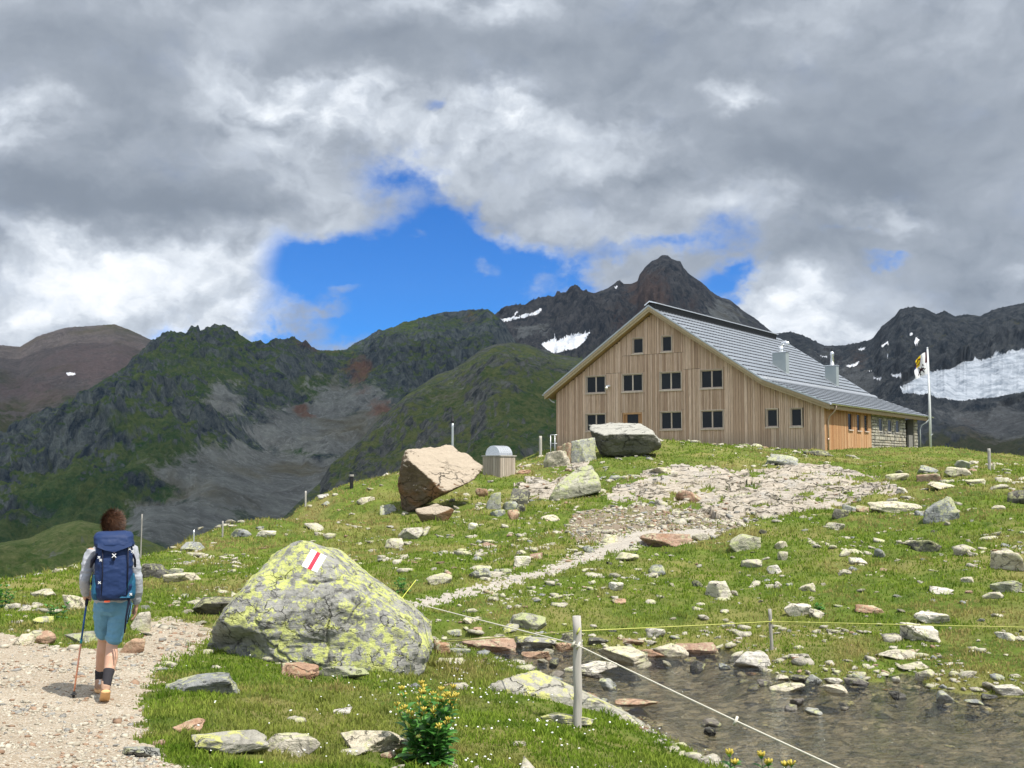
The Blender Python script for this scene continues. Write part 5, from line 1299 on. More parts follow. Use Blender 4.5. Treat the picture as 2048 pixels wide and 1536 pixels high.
    mb = MB()
    def course(x0, x1, n):
        for i in range(n):
            xa = x0 + (x1 - x0) * i / n; xb = x0 + (x1 - x0) * (i + 1) / n; za, zb_ = roof_z(xa), roof_z(xb); y = YA + (.5 if i % 2 else 0) * .9
            ys = [YA] if i % 2 else []
            k = YA + (.45 if i % 2 else 0); ys += [k + .9 * j for j in range(40) if k + .9 * j < YB - .05] + [YB]; ys = sorted(set(ys))
            for p, q in zip(ys[:-1], ys[1:]):
                r_ = random.random()
                mb.prism([(xa, za - .06), (xb, zb_ - .06), (xb + .02, zb_ + .006), (xa, za + .002)], p + .002, q - .002, 1, r_)
    course(-11.46, -3.69, 16); course(-3.67, .50, 9)
    mb.prism([(-19.75, 4.98), (-11.48, 10.51), (-11.48, 10.43), (-19.75, 4.90)], YA, YB, 1)
    rf = mb.build('roof', M['tile'], H); rf['label'] = 'grey tiled roof with a shallower lower slope'
    mb = MB()
    for i, (x0, x1, n) in enumerate(((-11.46, -3.69, 16), (-3.67, .50, 9))):
        for k in range(1, n + 1):
            xb = x0 + (x1 - x0) * k / n; zb_ = roof_z(xb)
            for j in range(50):
                y = YA + .25 + .45 * j + (.22 if k % 2 else 0)
                if y < YB - .1: mb.box(xb - .01, xb + .045, y, y + .30, zb_ - .03, zb_ + .035)
    sg = mb.build('snow_hooks', M['black'], rf); sg['label'] = 'rows of small dark snow hooks'
    mb = MB(); mb.prism([(-3.78, 5.42), (-3.55, 5.29), (-3.55, 5.36), (-3.78, 5.50)], YA, YB, 1); mb.build('flashing', M['zincbright'], rf)
    mb = MB(); mb.prism([(-11.62, 10.40), (-11.05, 10.26), (-11.0, 10.62), (-11.62, 10.66)], YA + .1, 20.7, 1); mb.build('ridge_vent', M['black'], rf)
    mb = MB(); mb.prism([(-11.75, 10.52), (-11.40, 10.74), (-10.88, 10.60), (-10.88, 10.67), (-11.40, 10.82), (-11.80, 10.56)], YA, 20.8, 1); mb.build('ridge_cap', M['zincbright'], rf)
    # timber edge and soffit
    mb = MB(); t1 = .12
    prof = [(-19.75, 4.98), (-11.46, 10.51), (-3.69, 5.32), (.50, 3.68)]
    for (a, b) in zip(prof[:-1], prof[1:]):
        mb.prism([(a[0], a[1] - .065), (b[0], b[1] - .065), (b[0], b[1] - .24), (a[0], a[1] - .24)], YA, YA + .09, 1)
        mb.prism([(a[0], a[1] - .243), (b[0], b[1] - .243), (b[0], b[1] - .40), (a[0], a[1] - .40)], YA + .06, YA + .16, 1)
    mb.build('verge_board', M['beam'], H)
    mb = MB()
    for (a, b) in zip(prof[:-1], prof[1:]): mb.prism([(a[0], a[1] - .10), (b[0], b[1] - .10), (b[0], b[1] - .36), (a[0], a[1] - .36)], YA + .165, YB - .01, 1)
    mb.build('soffit', M['soffit'], H)
    mb = MB()
    for (a, b) in zip(prof[:-1], prof[1:]): mb.prism([(a[0], a[1] + .04), (b[0], b[1] + .05), (b[0], b[1] - .055), (a[0], a[1] - .055)], YA - .03, YA - .003, 1)
    mb.build('verge_flashing', M['zinc'], rf)
    mb = MB(); mb.box(.40, .52, YA, YB, 3.36, 3.58); mb.build('eaves_board', M['beam'], H)
    mb = MB(); pr = [(.54 + .085 * math.cos(a) + .085, 3.66 + .085 * math.sin(a)) for a in np.linspace(math.pi, 2 * math.pi, 7)]; pr2 = [(.54 + .072 * math.cos(a) + .085, 3.665 + .072 * math.sin(a)) for a in np.linspace(2 * math.pi, math.pi, 7)]
    mb.prism(pr + pr2, YA - .02, YB + .05, 1); mb.build('gutter', M['zincbright'], H)
    mb = MB(); mb.tube([(.62, .35, 3.60), (.61, .35, 3.42), (.50, .35, 3.2), (.20, .35, 2.92), (.10, .35, 2.66), (.095, .35, .5)], .05, 10); mb.tube([(.095, .35, 1.45), (.095, .35, 1.6)], .065, 10); mb.build('downpipe', M['copper'], H, True)
    mb = MB(); mb.tube([(.62, 21.4, 3.60), (.61, 21.4, 3.42), (.45, 21.2, 3.2), (.2, 20.9, 3.0), (.12, 20.75, 2.7), (.12, 20.75, .4)], .055, 10); mb.build('downpipe', M['zinc'], H, True)
    mb = MB(); mb.tube([(-19.72, -.1, 4.86), (-19.7, -.1, 4.7), (-19.4, -.1, 4.45), (-19.17, -.12, 4.35)], .045, 8); mb.build('downpipe', M['zinc'], H, True)
    mb = MB(); pr = [(-19.83 + .08 * math.cos(a), 4.92 + .08 * math.sin(a)) for a in np.linspace(math.pi, 2 * math.pi, 7)]; mb.prism(pr, YA, YB, 1); mb.build('gutter', M['zinc'], H)
    mb = MB(); mb.box(-14.98, -14.72, -.16, -.02, 5.30, 5.40); mb.tube([(-14.85, -.1, 5.33), (-14.85, -.3, 5.25), (-14.85, -.36, 5.16)], [.03, .06, .10], 8); mb.build('outdoor_lamp', simple('white_enamel', (.85, .85, .85), .4), H)
    # chimneys standing on the steep slope
    def roof_pt(px, py):
        v = ray(px, py); o = -HOUSE_C; n_ = HX * .668 + np.array([0, 0, 1.]); p0 = HOUSE_C + HX * -11.46 + np.array([0, 0, 10.51]); P = v * (p0 @ n_) / (v @ n_); q = P - HOUSE_C; return q @ HX, q @ HY, P
    for k, (cx, cy, ty, w_, dp) in enumerate(((1572, 748, 704, .95, .62), (1673, 773, 731, .85, .58))):
        X, Yl, P = roof_pt(cx, cy); zt = float(at(cx, ty, P[1])[2])
        mb = MB(); mb.box(X - w_, X, Yl, Yl + dp, roof_z(X) - .2, zt); ch = mb.build('chimney', M['chim'], rf)
        mb = MB(); mb.box(X - w_ - .04, X + .04, Yl - .04, Yl + dp + .04, zt, zt + .05); mb.box(X - .01 - w_, X + .16, Yl - .05, Yl + dp + .05, roof_z(X) - .16, roof_z(X) + .02)
        xa, xb = X - w_ - .12, X + .18; mb.prism([(xa, roof_z(xa) + .03), (xb, roof_z(xb) + .03), (xb, roof_z(xb) + .09), (xa, roof_z(xa) + .09)], Yl - .14, Yl - .01, 1); mb.build('collar', M['zincbright'], ch)
        mx, my = X - w_ * .45, Yl + dp * .5; mb = MB()
        if k == 0: mb.tube([(mx, my, zt), (mx, my, zt + .45)], .19, 12); mb.tube([(mx, my, zt + .3), (mx + .02, my, zt + .52), (mx + .13, my, zt + .66), (mx + .32, my, zt + .70), (mx + .46, my, zt + .62), (mx + .50, my, zt + .50)], .13, 12)
        else: mb.tube([(mx, my, zt), (mx, my, zt + .75), (mx, my, zt + .85), (mx, my, zt + 1.0), (mx, my, zt + 1.1)], [.17, .10, .14, .15, .06], 12)
        mb.build('flue', M['zincbright'], ch, True)
        if k: mb = MB(); mb.tube([(mx, my, zt + 1.08), (mx, my, zt + 1.35)], [.05, .02], 8); mb.build('flue_tip', M['black'], ch)
    return H
build_house()

# ------------------------------------------------------------------ flagpole and flag
def build_flag():
    P = at(1862, 917, 76.0); T = at(1859.5, 697, 76.0); z = surf(P[0:1], P[1:2])[0]
    fp = empty('flagpole', (P[0], P[1], float(z))); tag(fp, 'tall white metal flagpole beside the far end of the hut', 'flagpole')
    h = T[2] - z; mb = MB(); mb.tube([(0, 0, -.2), (0, 0, h * .5), (-.04, 0, h)], [.085, .075, .05], 12); mb.build('pole', simple('white_pole_paint', (.72, .73, .74), .35), fp, True)
    mb = MB(); mb.tube([(-.04, 0, h), (-.04, 0, h + .05), (-.04, 0, h + .1)], [.05, .08, .02], 10); mb.build('pole_cap', M['zincbright'], fp, True)
    mb = MB(); mb.tube([(.1, -.02, 1.2), (.08, -.02, h * .6), (.03, -.02, h - .1)], .012, 5); mb.tube([(0, -.1, 1.15), (.16, -.06, 1.3)], .02, 5); mb.build('halyard', M['zinc'], fp)
    # flag: drooping, quartered; cells by position on the cloth
    n, m_ = 44, 44; V = []; mi = []
    c = {'tl': (1832, 716), 'tr': (1857, 699), 'bl': (1829, 760), 'br': (1859, 748)}
    for j in range(m_ + 1):
        for i in range(n + 1):
            u, v = i / n, j / m_       # u 0 at the pole, 1 at the fly end; v 0 top
            px = (1 - v) * ((1 - u) * 1857.5 + u * 1831) + v * ((1 - u) * 1858.5 + u * 1829); py = (1 - v) * ((1 - u) * 703 + u * 722) + v * ((1 - u) * 746 + u * 760)
            py += -5 * math.sin(u * math.pi) * (1 - v) ; px += 1.2 * math.sin(v * 9) * u
            q = at(px, py, 76.0 + .28 * math.sin(u * 9 + v * 3) * u); V.append(q - np.array([P[0], P[1], z]))
    ibex = ["..XX......X.", ".X..X....X..", "....XX.XX...", "..XXXXXX....", ".XXXXXXXX...", "XX.XXXXXXX..", "..XX...XXXX.", ".XX.....X.XX", ".X.....XX..X", "......XX....."]
    for j in range(m_):
        for i in range(n):
            u, v = (i + .5) / n, (j + .5) / m_
            if v < .48:
                if u < .42: k = 3 if u < .27 - .0 else 0           # dark half by the pole
                else:
                    uu, vv = (u - .42) / .58, v / .48; k = 1 if (uu < .5) ^ (vv < .5) == False else 2
                    if .0 < uu < .36: k = 0
                    elif abs(math.hypot((uu - .68) * .9, vv - .5) - .28) < .07 and vv < .8: k = 3
                    elif uu > .8 and vv > .55: k = 2
                    else: k = 1
            else:
                k = 0; bi, bj = int((u - .3) / .5 * 12), int((v - .5) / .42 * 10)
                if 0 <= bi < 12 and 0 <= bj < 10 and ibex[bj][bi:bi + 1] == 'X': k = 4
            mi.append(k)
    idx = np.arange((n + 1) * (m_ + 1)).reshape(m_ + 1, n + 1); Q = np.stack([idx[:-1, :-1], idx[:-1, 1:], idx[1:, 1:], idx[1:, :-1]], -1).reshape(-1, 4)
    def cloth(nm, c_):
        mm, t = mat(nm); df = t.node('ShaderNodeBsdfDiffuse', i_Color=c_ + (1,)); tl = t.node('ShaderNodeBsdfTranslucent', i_Color=c_ + (1,)); mx = t.node('ShaderNodeMixShader', i_0=.4)
        t.l.new(df.outputs[0], mx.inputs[1]); t.l.new(tl.outputs[0], mx.inputs[2]); t.l.new(mx.outputs[0], t.out.inputs[0]); return mm
    o = mesh_np('flag', V, Q, None, mats=[cloth('flag_white', (.85, .84, .86)), cloth('flag_yellow', (.85, .60, .03)), cloth('flag_blue', (.02, .06, .30)), cloth('flag_dark', (.10, .02, .03)), cloth('flag_black', (.03, .01, .015))], mi=mi)
    o.location = (P[0], P[1], float(z)); tag(o, 'waving quartered flag in white, yellow and blue with a black ibex', 'flag')
build_flag()

# ------------------------------------------------------------------ wooden bin with metal hood
def build_bin():
    P = ground_hit(998, 950); s = P[1] / F; B = empty('wooden_bin', tuple(P), -R(40)); tag(B, 'wooden slatted bin with curved metal hood beside the huge pale topped boulder', 'bin')
    w_ = .52; mb = MB(); hh = 36 * s
    for k in range(7):
        a = -w_ + 2 * w_ * k / 7; b = a + 2 * w_ / 7
        for (x0, x1, y0, y1) in ((a + .008, b - .008, -w_, -w_ + .03), (a + .008, b - .008, w_ - .03, w_), (-w_, -w_ + .03, a + .008, b - .008), (w_ - .03, w_, a + .008, b - .008)):
            if x0 < -w_ + .02 and y0 > -w_ + .02: y0, y1 = max(y0, -w_ + .035), min(y1, w_ - .035)
            if x1 > w_ - .02 and x0 > w_ - .05: y0, y1 = max(y0, -w_ + .035), min(y1, w_ - .035)
            mb.box(x0, x1, y0, y1, -.25, hh)
    mb.build('box', wood_mat('bin_boards', (.36, .30, .24), (.45, .38, .31), (.54, .47, .39)), B)
    mb = MB(); mb.box(-w_ - .04, w_ + .04, -w_ - .04, w_ + .04, hh + .002, hh + .05); mb.build('rim', M['bleached'], B)
    mb = MB(); r_ = .42; arc = [(r_ * math.cos(a), hh + .052 + r_ * 1.02 * math.sin(a)) for a in np.linspace(0, math.pi, 15)]; mb.prism(arc, -.44, .44, 1); o = mb.build('hood', M['zincbright'], B)
    mb = MB()
    for k in range(1, 6): 
        y = -.44 + .88 * k / 6; mb.prism([(p[0] * 1.02, hh + .052 + (p[1] - hh - .052) * 1.02) for p in arc], y - .008, y + .008, 1)
    mb.build('seam', M['steel'], o)
build_bin()

# ------------------------------------------------------------------ posts and ropes
def post(name, label, cat, px, y0, y1, wpx, matl, Y=None, lean=0.0, cap=None, capm=None, n=14, group=None, rough=.0):
    P = ground_hit(px, y1) if Y is None else at(px, y1, Y); s = P[1] / F; T = at(px + lean, y0, P[1]); h = T[2] - P[2]; r_ = wpx * s / 2
    E_ = empty(name, tuple(P)); tag(E_, label, cat, group); mb = MB(); k = 9
    pts = [(lean * s * i / k + (r_ * .10 * math.sin(i * 1.9) if rough else 0), 0, -.3 + (h + .3) * i / k) for i in range(k + 1)]
    mb.tube(pts, [r_ * (1 + rough * math.sin(i * 2.7)) for i in range(k)] + [r_ * .96], n); o = mb.build('shaft', matl, E_, True)
    for p in o.data.polygons:
        if len(p.vertices) > 4: p.use_smooth = False
    if cap:
        mb = MB(); cp = pts[-1]
        if cap == 'cone': mb.tube([cp, (cp[0], 0, h + r_ * 1.2), (cp[0], 0, h + r_ * 1.4), (cp[0], 0, h + r_ * 6)], [r_ * 1.1, r_ * 1.1, r_ * 1.7, r_ * .2], n)
        else: mb.tube([(cp[0], 0, h - r_ * .5), (cp[0], 0, h + r_ * .6)], r_ * 1.35, n)
        mb.build('cap', capm or M['zincbright'], E_)
    return E_, P, h
postA, PA, hA = post('fence_post', 'grey weathered round fence post in the foreground turf', 'post', 1156, 1232, 1456, 17, M['bleached'], lean=-1, rough=.035)
postB, PB, hB = post('fence_post', 'thin wooden fence post on the far bank carrying the yellow rope', 'post', 1545, 1218, 1300, 7, M['bleached'], lean=-4, rough=.03)
post('marker_post', 'thin pole with mounting cap above the huge pale topped boulder', 'pole', 905, 846, 905, 5, M['zinc'], Y=54, cap='cone', capm=M['black'])
post('bollard', 'short dark post with pale cap on the left skyline', 'post', 703, 951, 979, 7, M['black'], cap='flat', capm=M['bleached'])
post('snow_pole', 'thin pale post on the left skyline near the capped dark post', 'post', 611, 982, 1013, 3.5, M['bleached'])
post('snow_pole', 'thin pale post on the left skyline above the whitish pyramid stone', 'post', 445, 1042, 1074, 3.5, M['bleached'])
post('snow_pole', 'thin white post standing behind the grey flat rock on the left skyline', 'post', 387.5, 1060, 1088, 3.2, M['zincbright'])
post('snow_pole', 'very thin dark stake right of the hiker head', 'post', 281, 1028, 1118, 2.4, M['bleached'], lean=1)
post('wooden_post', 'thick round wooden post left of the hut gable', 'post', 1081, 872, 910, 6, M['bleached'], Y=66)
post('wooden_post', 'split grey post on the skyline at the right', 'post', 1979, 897, 934, 6, M['bleached'], Y=43, rough=.08)
post('marker_post', 'short white tipped stake beside the split grey post', 'post', 1988, 925, 945, 4.5, M['pale'], Y=42)
def build_frame():
    P = at(1106, 905, 70); E_ = empty('metal_railing', tuple(P), -R(20)); tag(E_, 'small metal tube railing at the left corner of the hut', 'railing'); s = 70 / F
    mb = MB(); mb.tube([(-5 * s, 0, -.6), (-5 * s, 0, 35 * s)], .03, 8); mb.build('upright', M['steel'], E_, True); mb = MB(); mb.tube([(4 * s, 0, -.6), (4 * s, 0, 35 * s)], .03, 8); mb.build('upright', M['steel'], E_, True)
    mb = MB(); mb.tube([(-5 * s, 0, 35 * s), (9 * s, 0, 35 * s)], .03, 8); mb.tube([(-5 * s, 0, 18 * s), (9 * s, 0, 18 * s)], .02, 8); mb.build('rail', M['steel'], E_, True)
build_frame()
def rope(name, label, pts, rad, col, sag=0.0, fray=True):
    m, t = mat(name.replace(' ', '_') + '_fibre'); tc = t.node('ShaderNodeTexCoord').outputs['Object']; fin(t, t.mix(t.noise(tc, 60., 3), tuple(x * .7 for x in col), col), .8, spec=.1)
    P = [Vector(p) for p in pts]; out = []
    for a, b in zip(P[:-1], P[1:]):
        n = max(8, int((b - a).length / .12))
        for i in range(n):
            t_ = i / n; q = a.lerp(b, t_); q.z -= sag * (b - a).length * 4 * t_ * (1 - t_); out.append(q)
    out.append(P[-1]); mb = MB(); mb.tube(out, rad, 6)
    for q in P[1:-1]:
        mb.tube([q + Vector((-.012, -.01, -.03)), q + Vector((.0, -.03, .0)), q + Vector((.02, 0, .03))], rad * 1.6, 6)
    return tag(mb.build(name, m, None, True), label, 'rope')
zr = lambda P, f_: np.array([P[0], P[1], 0])
kA = at(1156, 1291, PA[1] - .045); kA2 = at(1156, 1262, PA[1] - .05)
rope('rope', 'white fence rope running from the foreground post to the lower right edge', [at(806, 1200, 15.2), at(1146, 1287, PA[1] - .02), kA, at(1470, 1441, 9.2), at(1720, 1556, 7.9)], .0075, (.74, .70, .58), .0008)
kB = at(1543, 1243, PB[1] - .03)
rope('rope', 'yellow fence rope running from the foreground post to the far bank post', [at(880, 1284, 14.9), kA2, kB, at(2300, 1260, 15.5)], .0068, (.52, .54, .15), .0006)
rope('rope', 'short yellow string above the right shoulder of the lichen boulder', [at(832, 1160, 15.4), at(801, 1200, 15.1)], .005, (.78, .80, .15))

# ------------------------------------------------------------------ plants
def leaf(mb, base, dirv, length, width, curl=.25, m=0, seg=4):
    d = Vector(dirv).normalized(); side = d.cross(Vector((0, 0, 1))); side = side.normalized() if side.length > .01 else Vector((1, 0, 0)); up = side.cross(d)
    vs = []; b = Vector(base)
    for i in range(seg + 1):
        t_ = i / seg; w_ = width * (math.sin(math.pi * (t_ * .86 + .10)) ** .8) * .5 if i < seg else .001
        c = b + d * length * t_ - Vector((0, 0, 1)) * curl * length * t_ * t_; k = up * w_ * .35
        vs += [c - side * w_ + k, c, c + side * w_ + k]
    fs = []
    for i in range(seg):
        a = i * 3; fs += [(a, a + 1, a + 4, a + 3), (a + 1, a + 2, a + 5, a + 4)]
    mb.add(vs, fs, m=m)
def leaf_mat(nm, a, b, trans=.3):
    m, t = mat(nm); rn = t.attr('rnd'); c = t.mix(rn, a, b); bs = t.node('ShaderNodeBsdfPrincipled', i_Base_Color=c, i_Roughness=.42); bs.inputs['Specular IOR Level'].default_value = .45
    tl = t.node('ShaderNodeBsdfTranslucent', i_Color=c); mx = t.node('ShaderNodeMixShader', i_0=trans); t.l.new(bs.outputs[0], mx.inputs[1]); t.l.new(tl.outputs[0], mx.inputs[2]); t.l.new(mx.outputs[0], t.out.inputs[0]); return m
M['leaf'] = leaf_mat('broad_green_leaves', (.04, .15, .028), (.13, .33, .06)); M['bloom'] = leaf_mat('yellow_blossoms', (.50, .40, .05), (.75, .62, .12), .35); M['stem'] = leaf_mat('plant_stems', (.05, .12, .03), (.12, .18, .05))
def herb(px, y0, y1, wpx, label, ns, leaves=5, bloom=True, lsize=1.0, seed=1, name='flowering_plant'):
    P = ground_hit(px, min(y1, 1534)) if y1 <= 1536 else at(px, y1, 7.6); s = P[1] / F; H_ = (y1 - y0) * s; Wd = wpx * s; r = random.Random(seed)
    E_ = empty(name, tuple(P)); tag(E_, label, 'plant'); lf, st, bl = MB(), MB(), MB()
    for k in range(ns):
        a = r.uniform(0, 6.28); q = math.sqrt(r.uniform(0, 1)) * Wd * .26; bx, by = q * math.cos(a), q * math.sin(a); ln = Vector((math.cos(a), math.sin(a), 0)) * Wd * r.uniform(.12, .34)
        h = H_ * r.uniform(.55, 1.0); top = Vector((bx, by, h)) + ln; mid = Vector((bx, by, h * .5)) + ln * .3; base = Vector((bx, by, -.03))
        st.tube([base, mid, top], [.006 * lsize, .005 * lsize, .003 * lsize], 5)
        def on(t_): return base.lerp(mid, t_ * 2) if t_ < .5 else mid.lerp(top, t_ * 2 - 1)
        ph = r.uniform(0, 3.14)
        for j in range(leaves):
            t_ = .10 + .80 * j / max(1, leaves - 1); c = on(t_); ph += 1.57 + r.uniform(-.3, .3); ll = (.205 - .10 * t_) * lsize * r.uniform(.8, 1.15)
            for sgn in (0, math.pi): leaf(lf, c, (math.cos(ph + sgn), math.sin(ph + sgn), .45 + .7 * t_), ll, ll * (.50 - .1 * t_), .35)
            if bloom and t_ > .80:
                for b_ in range(4):
                    aa = b_ * 1.05 + r.uniform(0, .5); d = Vector((math.cos(aa) * .75, math.sin(aa) * .75, 1.1)).normalized(); p0 = c + d * .012; bl.tube([p0, p0 + d * .016, p0 + d * .034], [.0025, .0052, .0058], 5)
        if bloom:
            for b_ in range(5):
                aa = b_ * 1.26 + r.uniform(0, .5); d = Vector((math.cos(aa) * .7, math.sin(aa) * .7, 1)).normalized(); p0 = top + d * .006; bl.tube([p0, p0 + d * .018, p0 + d * .038], [.0025, .0062, .0066], 5)
    lf.build('foliage', M['leaf'], E_, True); st.build('stems', M['stem'], E_, True)
    if bloom: bl.build('blossoms', M['bloom'], E_, True)
    return E_
herb(858, 1384, 1526, 122, 'clump of broad leaved yellow flowering gentian in the foreground turf', 26, 6, seed=3)
herb(1467, 1508, 1560, 26, 'yellow flower spike at the bottom edge beside the water, leftmost', 2, 3, seed=5, lsize=.6)
herb(1530, 1512, 1560, 30, 'yellow flower spike at the bottom edge beside the water, middle', 3, 3, seed=6, lsize=.6)
herb(1576, 1520, 1560, 22, 'yellow flower spike at the bottom edge beside the water, rightmost', 2, 3, seed=7, lsize=.6)
herb(8, 1168, 1218, 40, 'leafy young plant at the left picture edge', 6, 5, bloom=False, seed=9, lsize=.9, name='leafy_plant')
herb(112, 1196, 1238, 44, 'pale leafy sprigs left of the hiker', 5, 4, bloom=False, seed=10, lsize=.8, name='leafy_plant')
herb(806, 1158, 1186, 38, 'bright green leafy tuft behind the lichen boulder', 9, 3, bloom=False, seed=12, lsize=.9, name='leafy_plant')
herb(1640, 1210, 1230, 26, 'dark green leafy herb between white rocks on the right slope', 6, 3, bloom=False, seed=13, lsize=.9, name='leafy_plant')
#__PART5__

# ------------------------------------------------------------------ the hiker
def tube_bm(bm, pts, rads, n=16, squash=None):
    """closed tapered tube; rads may be (rx, ry) with x along the world x axis"""
    pts = [Vector(p) for p in pts]; k = len(pts); rings = []
    for i, p in enumerate(pts):
        d = (pts[min(i + 1, k - 1)] - pts[max(i - 1, 0)]).normalized(); ref = Vector((1, 0, 0)) if abs(d.x) < .85 else Vector((0, 0, 1))
        u = (ref - d * ref.dot(d)).normalized(); v = d.cross(u); r_ = rads[i]; rx, ry = (r_, r_) if not isinstance(r_, (tuple, list)) else r_
        rings.append([bm.verts.new(p + u * rx * math.cos(2 * math.pi * j / n) + v * ry * math.sin(2 * math.pi * j / n)) for j in range(n)])
    for a, b in zip(rings[:-1], rings[1:]):
        for j in range(n): bm.faces.new((a[j], a[(j + 1) % n], b[(j + 1) % n], b[j]))
    for rg, p, sg in ((rings[0], pts[0], -1), (rings[-1], pts[-1], 1)):
        d = (pts[1] - pts[0]).normalized() * -1 if sg < 0 else (pts[-1] - pts[-2]).normalized(); rr = rads[0 if sg < 0 else -1]; rr = min(rr) if isinstance(rr, (tuple, list)) else rr
        c = bm.verts.new(p + d * rr * .55)
        mid = [bm.verts.new(p + (q.co - p) * .72 + d * rr * .38) for q in rg]
        for j in range(n):
            bm.faces.new((rg[j], rg[(j + 1) % n], mid[(j + 1) % n], mid[j])); bm.faces.new((mid[j], mid[(j + 1) % n], c))
def ball_bm(bm, c, r_, rot=None):
    m_ = Matrix.Translation(Vector(c)) @ (rot or Matrix.Identity(4)) @ Matrix.Diagonal((*r_, 1)); bmesh.ops.create_uvsphere(bm, u_segments=24, v_segments=16, radius=1, matrix=m_)
def fuse(name, bm, voxel, matl, parent, smooth=3, wrinkle=0.0, wscale=20., seed=0):
    """melt overlapping limbs into one continuous skin"""
    bmesh.ops.recalc_face_normals(bm, faces=bm.faces)
    me = bpy.data.meshes.new(name + '_raw'); bm.to_mesh(me); bm.free(); o = bpy.data.objects.new(name + '_raw', me); COL.objects.link(o)
    r_ = o.modifiers.new('r', 'REMESH'); r_.mode = 'VOXEL'; r_.voxel_size = voxel
    s_ = o.modifiers.new('s', 'SMOOTH'); s_.iterations = smooth; s_.factor = .6
    dg = bpy.context.evaluated_depsgraph_get(); dg.update(); m2 = bpy.data.meshes.new_from_object(o.evaluated_get(dg)); bpy.data.objects.remove(o); m2.name = name
    if wrinkle:
        n = len(m2.vertices); co = np.zeros(n * 3, np.float32); m2.vertices.foreach_get('co', co); co = co.reshape(-1, 3).astype(float); nr = np.zeros(n * 3, np.float32); m2.vertices.foreach_get('normal', nr); nr = nr.reshape(-1, 3)
        w_ = (np.abs(fbm3(co * np.array([wscale, wscale, wscale * 1.6]) + seed, 3, seed)) - .25) * -wrinkle
        m2.vertices.foreach_set('co', (co + nr * w_[:, None]).astype(np.float32).ravel()); m2.update()
    m2.materials.clear(); m2.materials.append(matl); m2.polygons.foreach_set('use_smooth', [True] * len(m2.polygons))
    o = bpy.data.objects.new(name, m2); COL.objects.link(o); o.parent = parent; return o
def cloth_mat(nm, a, sc=40., rough=.85, var=.12):
    m, t = mat(nm); tc = t.node('ShaderNodeTexCoord').outputs['Object']; n = t.noise(tc, sc, 5, .6); n2 = t.noise(tc, 4., 4, .6)
    c = t.mix(n, tuple(x * (1 - var) for x in a), tuple(x * (1 + var) for x in a)); c = t.mix(t.mapr(n2, .4, .7, 0, .25), c, tuple(x * .7 for x in a))
    fin(t, c, rough, t.bump(t.noise(tc, 260., 2), .25, .002), spec=.2); return m
